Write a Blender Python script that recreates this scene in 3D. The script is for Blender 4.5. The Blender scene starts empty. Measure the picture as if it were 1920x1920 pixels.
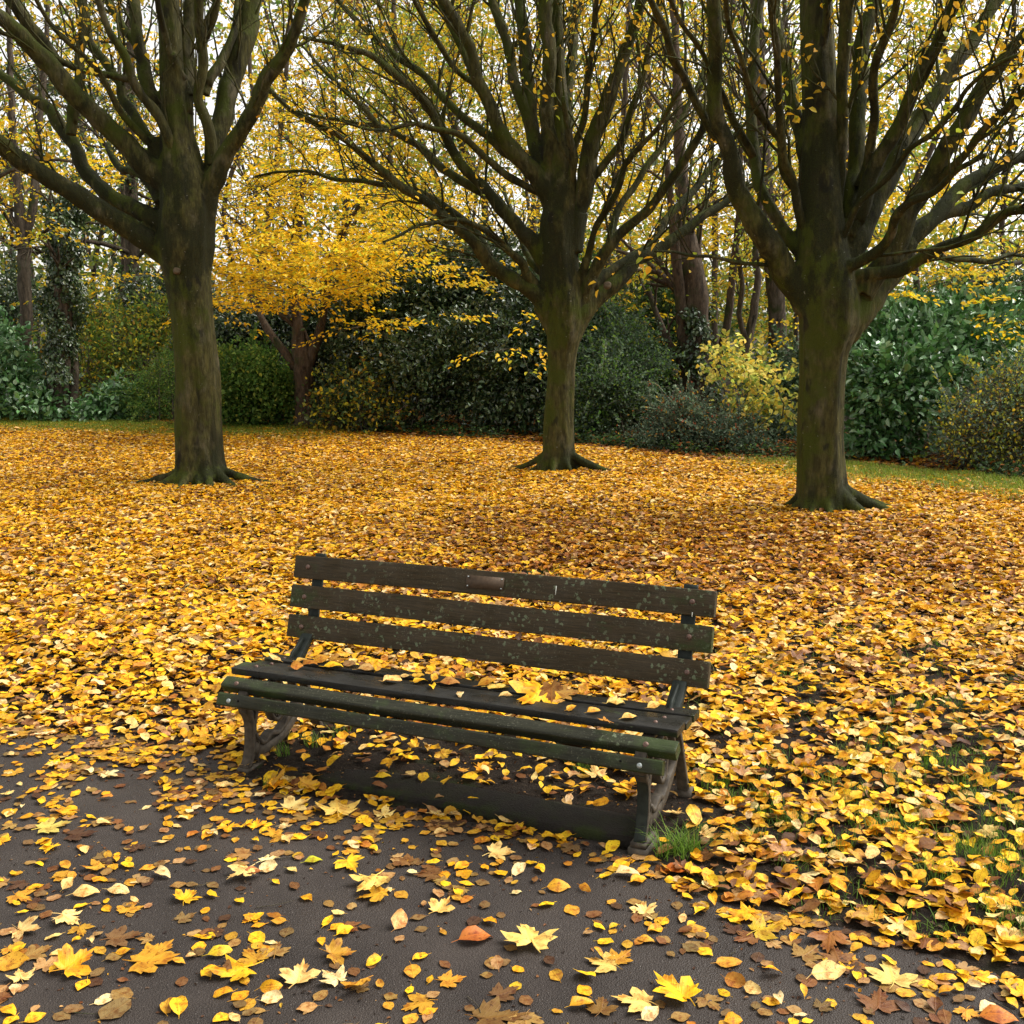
import bpy, bmesh, math, random
import numpy as np
from mathutils import Vector, Matrix, noise
from bpy_extras import mesh_utils
rng = np.random.default_rng(7)
random.seed(7)
S = bpy.context.scene
COL = S.collection
R = math.radians

# ------------------------------------------------------------------ camera
FOC, PITCH, ROLL, H = 2100.0, R(9.794), R(-0.405), 1.762
fw0 = np.array([0, math.cos(PITCH), -math.sin(PITCH)])
up0 = np.array([0, math.sin(PITCH), math.cos(PITCH)])
rt0 = np.array([1.0, 0, 0])
cr = rt0 * math.cos(ROLL) + up0 * math.sin(ROLL)
cu = up0 * math.cos(ROLL) - rt0 * math.sin(ROLL)
CAM = np.array([0, 0, H])

def ray(px, py):
    return fw0 + cr * (px - 960) / FOC - cu * (py - 960) / FOC

def on_z(px, py, z=0.0):
    d = ray(px, py)
    return CAM + d * ((z - H) / d[2])

def at_y(px, py, Y):
    d = ray(px, py)
    return CAM + d * (Y / d[1])

def to_px(P):
    v = np.asarray(P) - CAM
    z = v @ fw0
    return 960 + FOC * (v @ cr) / z, 960 - FOC * (v @ cu) / z

cam = bpy.data.cameras.new('camera')
cam.sensor_width = 36; cam.sensor_height = 36
cam.lens = FOC / 1920 * 36
cam.clip_end = 500
co = bpy.data.objects.new('camera', cam); COL.objects.link(co)
M = Matrix(((cr[0], cu[0], -fw0[0], 0), (cr[1], cu[1], -fw0[1], 0), (cr[2], cu[2], -fw0[2], H), (0, 0, 0, 1)))
co.matrix_world = M
S.camera = co

# ------------------------------------------------------------------ materials
class NT:
    def __init__(s, name):
        s.m = bpy.data.materials.new(name); s.m.use_nodes = True
        s.t = s.m.node_tree; s.t.nodes.clear()
        s.out = s.n('ShaderNodeOutputMaterial')
    def n(s, ty, **kw):
        nd = s.t.nodes.new(ty)
        for k, v in kw.items(): setattr(nd, k, v)
        return nd
    def set(s, sock, v):
        if isinstance(v, bpy.types.NodeSocket): s.t.links.new(v, sock)
        elif v is not None:
            if isinstance(v, (tuple, list)) and len(v) == 3 and sock.type == 'RGBA': v = (*v, 1)
            sock.default_value = v
    def coord(s, k='Object'): return s.n('ShaderNodeTexCoord').outputs[k]
    def mapping(s, vec, scale):
        m = s.n('ShaderNodeMapping'); s.set(m.inputs['Vector'], vec); m.inputs['Scale'].default_value = scale
        return m.outputs[0]
    def noise(s, vec, sc, det=4, rough=.55, out='Fac'):
        n = s.n('ShaderNodeTexNoise'); s.set(n.inputs['Vector'], vec)
        n.inputs['Scale'].default_value = sc; n.inputs['Detail'].default_value = det; n.inputs['Roughness'].default_value = rough
        return n.outputs[out]
    def voro(s, vec, sc, out='Distance'):
        n = s.n('ShaderNodeTexVoronoi'); s.set(n.inputs['Vector'], vec); n.inputs['Scale'].default_value = sc
        return n.outputs[out]
    def step(s, v, a, b, c0=0., c1=1.):
        n = s.n('ShaderNodeMapRange'); s.set(n.inputs[0], v)
        n.inputs[1].default_value = a; n.inputs[2].default_value = b; n.inputs[3].default_value = c0; n.inputs[4].default_value = c1
        return n.outputs[0]
    def math(s, op, a, b=None):
        n = s.n('ShaderNodeMath', operation=op); s.set(n.inputs[0], a)
        if b is not None: s.set(n.inputs[1], b)
        return n.outputs[0]
    def mix(s, f, a, b, mode='MIX'):
        n = s.n('ShaderNodeMix', data_type='RGBA', blend_type=mode)
        s.set(n.inputs[0], f); s.set(n.inputs[6], a); s.set(n.inputs[7], b)
        return n.outputs[2]
    def bump(s, h, st=.5, dist=.01):
        n = s.n('ShaderNodeBump'); s.set(n.inputs['Height'], h)
        n.inputs['Strength'].default_value = st; n.inputs['Distance'].default_value = dist
        return n.outputs[0]
    def bsdf(s, col, rough=.7, normal=None, spec=.4, metal=0.):
        b = s.n('ShaderNodeBsdfPrincipled'); s.set(b.inputs['Base Color'], col); s.set(b.inputs['Roughness'], rough)
        b.inputs['Specular IOR Level'].default_value = spec; b.inputs['Metallic'].default_value = metal
        if normal is not None: s.set(b.inputs['Normal'], normal)
        return b.outputs[0]
    def done(s, sh):
        s.t.links.new(sh, s.out.inputs[0]); return s.m

def m_leaf(name, transl=.35, rough=.5, spec=.4, objcol=False, veins=True, oc=1.):
    k = NT(name)
    if objcol:
        c = k.n('ShaderNodeObjectInfo').outputs['Color']
    else:
        a = k.n('ShaderNodeAttribute'); a.attribute_name = 'tint'; c = a.outputs['Color']
    nm = None
    if veins:
        uv = k.coord('UV')
        sp = k.n('ShaderNodeSeparateXYZ'); k.set(sp.inputs[0], uv)
        mid = k.math('ABSOLUTE', sp.outputs[1])
        # side veins run obliquely from the midrib
        w = k.math('SINE', k.math('MULTIPLY', k.math('SUBTRACT', sp.outputs[0], k.math('MULTIPLY', mid, .8)), 55.))
        vein = k.step(w, .75, 1., 0, .35)
        rib = k.step(mid, .012, .035, .6, 0)
        f = k.math('MAXIMUM', vein, rib)
        ob = k.coord('Object')
        dark = k.mix(k.step(k.noise(ob, 45 * oc, 4), .46, .70), c, k.mix(1., c, (.50, .30, .16), 'MULTIPLY'))
        sp2 = k.step(k.noise(ob, 150 * oc, 2), .60, .66)
        dark = k.mix(k.math('MULTIPLY', sp2, .7), dark, k.mix(1., c, (.25, .14, .10), 'MULTIPLY'))
        c = k.mix(f, dark, k.mix(1., c, (1.05, .86, .6), 'MULTIPLY'))
        nm = k.bump(k.math('ADD', f, k.noise(ob, 60 * oc, 2)), .45, .003)
    b = k.bsdf(c, rough, nm, spec)
    if transl:
        t = k.n('ShaderNodeBsdfTranslucent'); k.set(t.inputs[0], c)
        mx = k.n('ShaderNodeMixShader'); mx.inputs[0].default_value = transl
        k.t.links.new(b, mx.inputs[1]); k.t.links.new(t.outputs[0], mx.inputs[2]); b = mx.outputs[0]
    return k.done(b)

def m_bark(name, base, dark, moss, mossamt=.5, grey=(.17, .155, .12), sc=1., damp_fork=False):
    k = NT(name); ob = k.coord('Object')
    st = k.mapping(ob, (1., 1., .26))
    n1 = k.noise(st, 26 * sc, 6, .65); n2 = k.noise(ob, 2.2, 4); n3 = k.noise(k.mapping(ob, (1, 1, .4)), 5., 5, .6)
    c = k.mix(k.step(n1, .35, .65), dark, base)
    c = k.mix(k.step(n3, .52, .70, 0, .55), c, grey)
    fine = k.noise(ob, 130, 3)
    pt = k.noise(k.mapping(ob, (1, 1, .55)), 10, 8, .7)
    c = k.mix(k.step(pt, .50, .62, 0, .75), c, tuple(x * .45 for x in base))
    damp = k.step(k.noise(k.mapping(ob, (1, 1, .13)), 6.5, 5, .6), .56, .64)
    c = k.mix(k.math('MULTIPLY', damp, .75), c, tuple(x * .5 for x in dark))
    mo = k.mix(k.step(fine, .3, .7), tuple(x * .55 for x in moss), moss)
    gn = k.n('ShaderNodeNewGeometry')
    sx = k.n('ShaderNodeSeparateXYZ'); k.set(sx.inputs[0], gn.outputs['Normal'])
    # moss and algae hold on the upper and on the weather side
    side = k.math('ADD', k.math('MULTIPLY', sx.outputs[0], -.10), k.math('MULTIPLY', sx.outputs[2], .16))
    mm = k.step(k.math('ADD', k.noise(ob, 3.1, 6, .62), side), .60 - .14 * mossamt, .72 - .12 * mossamt)
    c = k.mix(k.math('MULTIPLY', mm, .85), c, mo)
    if damp_fork:      # the wet black moss that sits in the forks and at the foot
        sz_ = k.n('ShaderNodeSeparateXYZ'); k.set(sz_.inputs[0], ob); hz = sz_.outputs[2]
        band = k.math('MAXIMUM', k.math('MULTIPLY', k.step(hz, 1.55, 2.1), k.step(hz, 4.4, 3.0)), k.step(hz, .75, .15, 0, .8))
        nz = k.noise(k.mapping(ob, (1, 1, .5)), 4.2, 6, .65)
        fb = k.step(k.math('ADD', nz, k.math('MULTIPLY', band, .16)), .60, .68)
        c = k.mix(k.math('MULTIPLY', fb, .85), c, k.mix(k.step(fine, .4, .7), (.012, .012, .006), (.030, .036, .008)))
    blk = k.step(k.noise(k.mapping(ob, (1, 1, .45)), 7.3, 3), .64, .69)
    c = k.mix(k.math('MULTIPLY', blk, .7), c, (.012, .011, .008))
    wh = k.step(k.noise(ob, 31, 2), .72, .76)
    c = k.mix(k.math('MULTIPLY', wh, .5), c, (.30, .30, .24))
    h = k.math('ADD', k.math('ADD', k.math('MULTIPLY', n1, 1.), k.math('MULTIPLY', pt, .8)), k.math('MULTIPLY', fine, .35))
    return k.done(k.bsdf(c, .85, k.bump(h, 1., .03), .15))

def m_plain(name, col, rough=.7, spec=.4, metal=0., var=.25, sc=20):
    k = NT(name); ob = k.coord('Object')
    n = k.noise(ob, sc, 5)
    c = k.mix(k.step(n, .3, .7), tuple(x * (1 - var) for x in col), tuple(min(1, x * (1 + var)) for x in col))
    return k.done(k.bsdf(c, rough, k.bump(n, .3, .004), spec, metal))

def m_wood(name, base, dark, moss=.3, lichen=.5, rough=.5, ends=.1, spec=.3):
    k = NT(name); ob = k.coord('Object')
    g = k.noise(k.mapping(ob, (1.2, 14, 14)), 9, 7, .7)
    c = k.mix(k.step(g, .35, .68), dark, base)
    fx = k.n('ShaderNodeSeparateXYZ'); k.set(fx.inputs[0], ob)
    e = k.step(k.math('ABSOLUTE', fx.outputs[0]), .62, .93, 0, ends)
    mf = k.step(k.math('ADD', k.noise(k.mapping(ob, (.6, 1, 1)), 9, 6, .65), e), .64 - .14 * moss, .76 - .10 * moss)
    c = k.mix(k.math('MULTIPLY', mf, .8), c, k.mix(k.noise(ob, 160, 2), (.018, .028, .008), (.05, .075, .018)))
    # pale crusts of lichen, spots of several sizes
    wv = k.n('ShaderNodeVectorMath', operation='ADD'); k.set(wv.inputs[0], ob)
    w2 = k.n('ShaderNodeVectorMath', operation='SCALE'); k.set(w2.inputs[0], k.noise(ob, 55, 3, .6, 'Color')); w2.inputs['Scale'].default_value = .035; k.set(wv.inputs[1], w2.outputs[0]); ow = wv.outputs[0]
    v1 = k.math('ADD', k.voro(ow, 38), k.math('MULTIPLY', k.noise(ob, 70, 3), .35))
    clus = k.noise(ob, 4.5, 3)
    l1 = k.math('MULTIPLY', k.step(v1, .40, .48, 1, 0), k.step(clus, .60 - .22 * lichen, .66 - .14 * lichen))
    v2 = k.math('ADD', k.voro(ow, 100), k.math('MULTIPLY', k.noise(ob, 170, 2), .3))
    l2 = k.math('MULTIPLY', k.step(v2, .30, .38, 1, 0), k.step(k.noise(ob, 6.5, 2), .42, .56))
    c = k.mix(k.math('MULTIPLY', l1, .6), c, (.17, .21, .12))
    c = k.mix(k.math('MULTIPLY', l2, .45 * (1 if lichen > .2 else .3)), c, (.20, .20, .14))
    rr = k.step(k.noise(ob, 12, 4), .35, .65, rough - .12, rough + .2)
    return k.done(k.bsdf(c, rr, k.bump(k.math('ADD', g, k.math('MULTIPLY', l1, .3)), .6, .004), spec))

MAT = {}
MAT['litter'] = m_leaf('litter_leaf', .16, .52, .22)
MAT['leaf_obj'] = m_leaf('fallen_leaf_colour', .12, .50, .25, objcol=True, oc=.075)
MAT['leaf'] = m_leaf('tree_leaf', .45, .55, .2, veins=False)
MAT['gloss'] = m_leaf('glossy_leaf', .18, .28, .75, veins=False)
MAT['bark'] = m_bark('hornbeam_bark', (.094, .086, .026), (.026, .024, .009), (.060, .078, .007), 1.0, (.16, .14, .095), 1., True)
MAT['bark2'] = m_bark('woodland_bark', (.13, .10, .070), (.05, .040, .030), (.05, .07, .02), .2, (.20, .17, .13))
MAT['bark_red'] = m_bark('reddish_bark', (.125, .088, .058), (.05, .036, .026), (.05, .07, .02), .1, (.19, .15, .11))
MAT['bark3'] = m_bark('shrub_stems', (.14, .115, .08), (.06, .05, .035), (.05, .06, .02), .1)
MAT['iron'] = m_plain('old_cast_iron', (.058, .047, .034), .65, .25, .0, .45, 45)
MAT['post'] = m_plain('green_painted_iron', (.016, .021, .016), .6, .25, 0, .45, 40)
MAT['wood_back'] = m_wood('weathered_backrest_wood', (.066, .046, .023), (.032, .024, .012), .30, .75, .60, .12, .2)
MAT['wood_seat'] = m_wood('dark_wet_seat_wood', (.026, .024, .019), (.010, .010, .008), .05, .1, .34, .12)
MAT['wood_front'] = m_wood('mossy_front_wood', (.030, .029, .015), (.013, .014, .007), .75, .25, .50, .20, .25)
MAT['bolt_rust'] = m_plain('rusty_bolt', (.13, .075, .055), .5, .5, .3, .4, 150)
MAT['bolt_zinc'] = m_plain('zinc_bolt', (.35, .38, .37), .4, .5, .6, .2, 150)
MAT['plaque'] = m_plain('bronze_plate', (.085, .055, .032), .6, .3, .15, .2, 70)
MAT['pale'] = m_plain('pale_spot', (.6, .6, .52), .8, .2)
MAT['cutwood'] = m_plain('cut_wood', (.085, .062, .035), .8, .2)
MAT['hole'] = m_plain('dark_hole', (.006, .006, .005), .9, .1)

def ground_mat():
    k = NT('soil_and_moss'); ob = k.coord('Object')
    n = k.noise(ob, 6, 6, .6); f = k.noise(ob, 70, 5, .7)
    c = k.mix(k.step(n, .35, .65), (.014, .010, .007), (.036, .025, .017))
    c = k.mix(k.step(f, .45, .7, 0, .6), c, (.075, .055, .035))
    g = k.step(k.noise(ob, 1.7, 5, .65), .55, .65)
    c = k.mix(k.math('MULTIPLY', g, .6), c, k.mix(f, (.02, .035, .008), (.05, .08, .015)))
    return k.done(k.bsdf(c, .75, k.bump(k.math('ADD', n, k.math('ADD', f, k.noise(ob, 190, 4, .7))), 1., .03), .12))
MAT['soil'] = ground_mat()

def path_mat():
    k = NT('wet_tarmac'); ob = k.coord('Object')
    n = k.noise(ob, 1.6, 5, .6); v = k.voro(ob, 210); gr = k.noise(ob, 330, 3, .7)
    c = k.mix(k.step(n, .38, .62), (.019, .0145, .0120), (.043, .034, .028))
    c = k.mix(k.step(gr, .48, .72, 0, .7), c, (.085, .070, .060))
    c = k.mix(k.step(k.noise(ob, 260, 1), .74, .76, 0, .9), c, (.40, .37, .33))
    c = k.mix(k.step(k.noise(ob, 9, 4), .55, .75, 0, .5), c, (.028, .022, .018))
    r = k.step(k.noise(ob, 2.3, 4), .35, .65, .45, .75)
    return k.done(k.bsdf(c, r, k.bump(k.math('ADD', v, k.math('MULTIPLY', gr, .5)), .8, .004), .22))
MAT['path'] = path_mat()

# ------------------------------------------------------------------ mesh building
def tag(o, label=None, cat=None, group=None, kind=None):
    if label: o['label'] = label
    if cat: o['category'] = cat
    if group: o['group'] = group
    if kind: o['kind'] = kind
    return o

def mk(name, V, faces_flat, starts, mat, parent=None, smooth=False, tint=None, uv=None):
    me = bpy.data.meshes.new(name)
    V = np.asarray(V, dtype=np.float32)
    faces_flat = np.asarray(faces_flat, dtype=np.int32); starts = np.asarray(starts, dtype=np.int32)
    me.vertices.add(len(V)); me.vertices.foreach_set('co', V.ravel())
    me.loops.add(len(faces_flat)); me.loops.foreach_set('vertex_index', faces_flat)
    me.polygons.add(len(starts)); me.polygons.foreach_set('loop_start', starts)
    if tint is not None:
        a = me.attributes.new('tint', 'FLOAT_COLOR', 'FACE')
        t4 = np.ones((len(starts), 4), dtype=np.float32); t4[:, :3] = tint
        a.data.foreach_set('color', t4.ravel())
    if uv is not None:
        l = me.uv_layers.new(name='uv'); l.data.foreach_set('uv', np.asarray(uv, dtype=np.float32).ravel())
    me.update(calc_edges=True)
    me.validate()
    if smooth: me.polygons.foreach_set('use_smooth', np.ones(len(starts), dtype=bool))
    if mat is not None: me.materials.append(mat)
    o = bpy.data.objects.new(name, me); COL.objects.link(o)
    if parent is not None: o.parent = parent
    return o

def empty(name, loc=(0, 0, 0), rot=(0, 0, 0)):
    o = bpy.data.objects.new(name, None); COL.objects.link(o)
    o.location = loc; o.rotation_euler = rot; o.empty_display_size = .2
    return o

class Buf:
    """collects tubes and free polygons for ONE mesh"""
    def __init__(s): s.V = []; s.F = []; s.n = 0
    def add(s, V, faces):
        V = np.asarray(V, float); s.V.append(V)
        for f in faces: s.F.append([i + s.n for i in f])
        s.n += len(V)
    def tube(s, P, Rr, k=6, cap=False, wob=0.):
        P = np.asarray(P, float); Rr = np.asarray(Rr, float); n = len(P)
        T = np.gradient(P, axis=0); T /= np.linalg.norm(T, axis=1)[:, None] + 1e-9
        a = np.array([0., 0, 1]) if abs(T[0][2]) < .9 else np.array([1., 0, 0])
        u = np.cross(a, T[0]); u /= np.linalg.norm(u)
        rows = []
        an = np.arange(k) * 2 * math.pi / k
        for i in range(n):
            u = u - T[i] * (u @ T[i]); u /= np.linalg.norm(u) + 1e-9
            v = np.cross(T[i], u)
            rad = Rr[i] * (1 + (wob * rng.normal(size=k) if wob else 0))
            rows.append(P[i] + np.outer(np.cos(an) * rad, u) + np.outer(np.sin(an) * rad, v))
        V = np.concatenate(rows); base = s.n
        i0 = np.arange(n - 1)[:, None] * k; j = np.arange(k)[None, :]; j1 = (j + 1) % k
        q = np.stack([i0 + j, i0 + j1, i0 + k + j1, i0 + k + j], -1).reshape(-1, 4) + base
        s.V.append(V); s.F.extend(q.tolist()); s.n += len(V)
        if cap:
            s.F.append([base + (n - 1) * k + i for i in range(k)]); s.F.append([base + k - 1 - i for i in range(k)])
    def box(s, lo, hi):
        x0, y0, z0 = lo; x1, y1, z1 = hi
        V = [(x0, y0, z0), (x1, y0, z0), (x1, y1, z0), (x0, y1, z0), (x0, y0, z1), (x1, y0, z1), (x1, y1, z1), (x0, y1, z1)]
        s.add(V, [(3, 2, 1, 0), (4, 5, 6, 7), (0, 1, 5, 4), (1, 2, 6, 5), (2, 3, 7, 6), (3, 0, 4, 7)])
    def build(s, name, mat, parent=None, smooth=True):
        V = np.concatenate(s.V); tot = [len(f) for f in s.F]
        st = np.concatenate([[0], np.cumsum(tot)[:-1]])
        return mk(name, V, [i for f in s.F for i in f], st, mat, parent, smooth)

def resample(P, Rr, step):
    """Catmull-Rom through the points P with radii Rr"""
    P = np.asarray(P, float); Rr = np.asarray(Rr, float)
    Q = np.vstack([2 * P[0] - P[1], P, 2 * P[-1] - P[-2]]); q = np.concatenate([[Rr[0]], Rr, [Rr[-1]]])
    oP, oR = [], []
    for i in range(len(P) - 1):
        L = np.linalg.norm(P[i + 1] - P[i]); m = max(1, int(round(L / step)))
        for t in np.arange(m) / m:
            a, b, c, d = Q[i], Q[i + 1], Q[i + 2], Q[i + 3]
            oP.append(.5 * ((2 * b) + (c - a) * t + (2 * a - 5 * b + 4 * c - d) * t * t + (3 * b - a - 3 * c + d) * t ** 3))
            oR.append(q[i + 1] * (1 - t) + q[i + 2] * t)
    oP.append(P[-1]); oR.append(Rr[-1])
    return np.array(oP), np.array(oR)

# ------------------------------------------------------------------ leaf templates  (axis +x from stalk to tip, normal +z, length 1)
def t_low(w=.6, fold=.15, curl=.1):
    V = np.array([(0, 0, 0), (1, 0, -curl), (.30, w / 2, fold), (.68, w * .42, fold - curl * .5), (.30, -w / 2, fold), (.68, -w * .42, fold - curl * .5)])
    return V, [(0, 4, 5, 1), (0, 1, 3, 2)]

def t_oval(w=.62, fold=.12, curl=.2, twist=.1, serr=.03, r=None, stalk=True):
    r = r or random
    xs = [0.0, .12, .3, .5, .7, .87, 1.0]
    pr = [0.0, .60, .95, 1.0, .82, .45, 0.0]
    V = []; F = []; rows = []
    a = r.uniform(0, 6.28); b = r.uniform(0, 6.28)
    for i, (x, p) in enumerate(zip(xs, pr)):
        zc = -curl * (x - .45) ** 2 * 2 + curl * .4
        if p == 0: rows.append((len(V),)); V.append((x, 0, zc)); continue
        hw = p * w / 2
        ids = []
        for s in (1, .55, 0, -.55, -1):
            e = 1 + (r.uniform(-serr, serr) if abs(s) == 1 else 0)
            z = zc + fold * abs(s) ** 1.5 * (1 + .4 * math.sin(a + x * 5)) + twist * s * (x - .4) + (.035 * math.sin(b + x * 9 + s * 2) if abs(s) == 1 else 0)
            ids.append(len(V)); V.append((x + (r.uniform(-.02, .02) if abs(s) == 1 else 0), s * hw * e, z))
        rows.append(ids)
    for i in range(len(rows) - 1):
        A, B = rows[i], rows[i + 1]
        if len(A) == 1:
            for j in range(4): F.append((A[0], B[j + 1], B[j]))
        elif len(B) == 1:
            for j in range(4): F.append((A[j], A[j + 1], B[0]))
        else:
            for j in range(4): F.append((A[j], A[j + 1], B[j + 1], B[j]))
    if stalk:
        n = len(V); s = r.uniform(-.15, .15)
        V += [(0.02, .012, V[0][2]), (.02, -.012, V[0][2]), (-.22, s + .01, .02), (-.22, s - .01, .02), (-.22, s, .03), (.02, 0, V[0][2] + .02)]
        F += [(n, n + 1, n + 3, n + 2), (n, n + 2, n + 4, n + 5), (n + 1, n + 5, n + 4, n + 3)]
    return np.array(V), F

def t_maple(r=None, curl=.16, stalk=.7, wav=.05):
    r = r or random
    # five lobes with teeth: (angle from axis, radius) from the stalk joint
    half = [(180, .10), (150, .30), (128, .50), (118, .42), (104, .44), (86, .66), (80, .55), (70, .70), (60, .86), (50, .70), (42, .62), (33, .40),
            (27, .46), (23, .74), (16, .72), (12, .90), (6, .86), (0, 1.05)]
    pts = []
    for a, q in half: pts.append((a, q * r.uniform(.93, 1.07)))
    full = [(-a, q * r.uniform(.94, 1.06)) for a, q in half[1:-1]]
    ring = pts + full[::-1]
    p0 = r.uniform(0, 6.28); p1 = r.uniform(0, 6.28); cx, cy = r.uniform(-curl, curl), r.uniform(.3 * curl, curl)
    def zf(x, y):
        return cx * (x * x) * 1.2 + cy * y * y * 1.6 + wav * math.sin(p0 + 7 * x + 3 * y) + wav * math.sin(p1 + 8 * y)
    V = [(0, 0, zf(0, 0))]; m = len(ring)
    for fr in (.5, 1.):
        for a, q in ring:
            x = math.cos(R(a)) * q * fr; y = math.sin(R(a)) * q * fr
            if fr < 1: x *= .95
            V.append((x, y, zf(x, y)))
    F = []
    for i in range(m):
        j = (i + 1) % m
        F.append((0, 1 + j, 1 + i)); F.append((1 + i, 1 + j, 1 + m + j, 1 + m + i))
    n = len(V); s = r.uniform(-.3, .3); w = .014
    V += [(0, w, V[0][2]), (0, -w, V[0][2]), (-stalk * .5, s * .3 + w, .03), (-stalk * .5, s * .3 - w, .03), (-stalk, s + w, .02), (-stalk, s - w, .02),
          (0, 0, V[0][2] + .03), (-stalk * .5, s * .3, .06), (-stalk, s, .045)]
    F += [(n + 1, n + 3, n + 7, n + 6), (n + 3, n + 5, n + 8, n + 7), (n, n + 6, n + 7, n + 2), (n + 2, n + 7, n + 8, n + 4)]
    V = np.array(V, float); V *= .62     # overall length about 1 without the stalk
    return V, F

def templ(V, F, uvd=True):
    V = np.asarray(V, float)
    flat = np.array([i for f in F for i in f]); tot = np.array([len(f) for f in F])
    st = np.concatenate([[0], np.cumsum(tot)[:-1]])
    return dict(V=V, flat=flat, st=st, nf=len(F), nl=len(flat), uv=V[flat][:, :2])

def leaves(name, tm, P, D, N, Sc, tidx, tint, mat, parent=None, uv=True, smooth=False, ground=None):
    """P positions, D leaf axes, N rough normals, Sc sizes, tidx template index per leaf, tint colour per leaf"""
    D = D / (np.linalg.norm(D, axis=1)[:, None] + 1e-9)
    Sd = np.cross(N, D); Sd /= np.linalg.norm(Sd, axis=1)[:, None] + 1e-9
    Nn = np.cross(D, Sd)
    VV, FF, SS, TT, UU = [], [], [], [], []; nv = nl = 0
    for k, t in enumerate(tm):
        m = np.where(tidx == k)[0]
        if not len(m): continue
        V = t['V']; c = len(m)
        W = (P[m][:, None, :] + Sc[m][:, None, None] * (V[None, :, 0:1] * D[m][:, None, :] + V[None, :, 1:2] * Sd[m][:, None, :] + V[None, :, 2:3] * Nn[m][:, None, :]))
        if ground is not None: W[:, :, 2] += (ground[m] - W[:, :, 2].min(1))[:, None]
        W = W.reshape(-1, 3)
        off = np.arange(c)[:, None] * len(V)
        VV.append(W); FF.append((off + t['flat'][None, :]).ravel() + nv)
        SS.append((np.arange(c)[:, None] * t['nl'] + t['st'][None, :]).ravel() + nl)
        TT.append(np.repeat(tint[m], t['nf'], axis=0))
        if uv: UU.append(np.tile(t['uv'], (c, 1)))
        nv += len(W); nl += c * t['nl']
    if not VV: return None
    return mk(name, np.concatenate(VV), np.concatenate(FF), np.concatenate(SS), mat, parent, smooth, np.concatenate(TT), np.concatenate(UU) if uv else None)

def pal(n, cols, wts=None, jit=.18):
    cols = np.array(cols, float); wts = np.ones(len(cols)) if wts is None else np.array(wts, float); wts /= wts.sum()
    i = rng.choice(len(cols), n, p=wts)
    b = cols[i] * rng.uniform(1 - jit, 1 + jit, (n, 1)) * rng.uniform(1 - jit * .35, 1 + jit * .35, (n, 3))
    return np.clip(b, 0, 1)

def unit(v): return v / (np.linalg.norm(v, axis=-1, keepdims=True) + 1e-9)

_r = random.Random(3)
LOW = [templ(*t_low(_r.uniform(.5, .72), _r.uniform(.02, .22), _r.uniform(-.1, .3))) for _ in range(6)]
NARROW = [templ(*t_low(_r.uniform(.30, .38), _r.uniform(.04, .12), _r.uniform(0, .2))) for _ in range(4)]
OVAL = [templ(*t_oval(_r.uniform(.5, .78), _r.uniform(-.04, .15), _r.uniform(-.12, .36), _r.uniform(-.24, .24), .11, _r)) for _ in range(12)]
FLAT = [templ(*t_oval(_r.uniform(.55, .8), _r.uniform(.0, .03), _r.uniform(0, .05), _r.uniform(-.03, .03), .05, _r)) for _ in range(5)]
OVALP = [templ(*t_oval(_r.uniform(.46, .74), _r.uniform(-.01, .06), _r.uniform(-.05, .14), _r.uniform(-.08, .08), .12, _r)) for _ in range(9)]
MAPLE = [templ(*t_maple(_r, .16, .6, .045)) for _ in range(6)]
MAPFLAT = [templ(*t_maple(_r, .05, .5, .015)) for _ in range(4)]

YEL = (.87, .53, .016); YEL2 = (.80, .41, .012); CREAM = (.82, .58, .20); PALE = (.84, .66, .32); OCH = (.58, .31, .025); ORG = (.48, .19, .02)
TAN = (.42, .24, .09); BRN = (.20, .085, .025); DBRN = (.085, .04, .018); LIME = (.42, .44, .04)
# ------------------------------------------------------------------ ground, path
def fbm(x, y, f, seed=0, oct=3):
    r = np.random.default_rng(seed); out = 0; a = 1.
    for o in range(oct):
        for _ in range(4):
            th = r.uniform(0, 6.28); ph = r.uniform(0, 6.28); k = f * 2 ** o * r.uniform(.7, 1.3)
            out = out + a * .5 * np.sin(k * (x * math.cos(th) + y * math.sin(th)) + ph)
        a *= .5
    return out

EDGE = np.array([on_z(*p)[:2] for p in [(-520, 1290), (-200, 1345), (250, 1388), (430, 1415), (478, 1474), (840, 1538), (1195, 1606), (1330, 1692), (1450, 1715), (1700, 1770), (1920, 1850), (2300, 1985)]])
EDGE = EDGE[np.argsort(EDGE[:, 0])]
def y_edge(x):
    return np.interp(x, EDGE[:, 0], EDGE[:, 1]) + .02 * np.sin(np.asarray(x) * 9) + .012 * np.sin(np.asarray(x) * 31 + 1)
BED = np.array([on_z(*p)[:2] for p in [(-300, 778), (0, 789), (300, 799), (560, 806), (870, 826), (1100, 838), (1300, 860), (1500, 872), (1600, 876), (1920, 908), (2250, 945)]])
BED = BED[np.argsort(BED[:, 0])]
def y_bed(x): return np.interp(x, BED[:, 0], BED[:, 1])

def ss(a, b, v):
    t = np.clip((v - a) / (b - a), 0, 1); return t * t * (3 - 2 * t)
def gz(x, y):
    x = np.asarray(x, float); y = np.asarray(y, float)
    sdd = y - y_edge(x); s = ss(-.06, .04, sdd); k2 = ss(.0, .5, sdd)
    lawn = .014 + .010 * fbm(x, y, 3.5, 5) + .006 * fbm(x, y, 14, 6)
    return (lawn * (.25 + .75 * k2) + .001 * (1 - k2)) * s + (-.016) * (1 - s)

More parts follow.
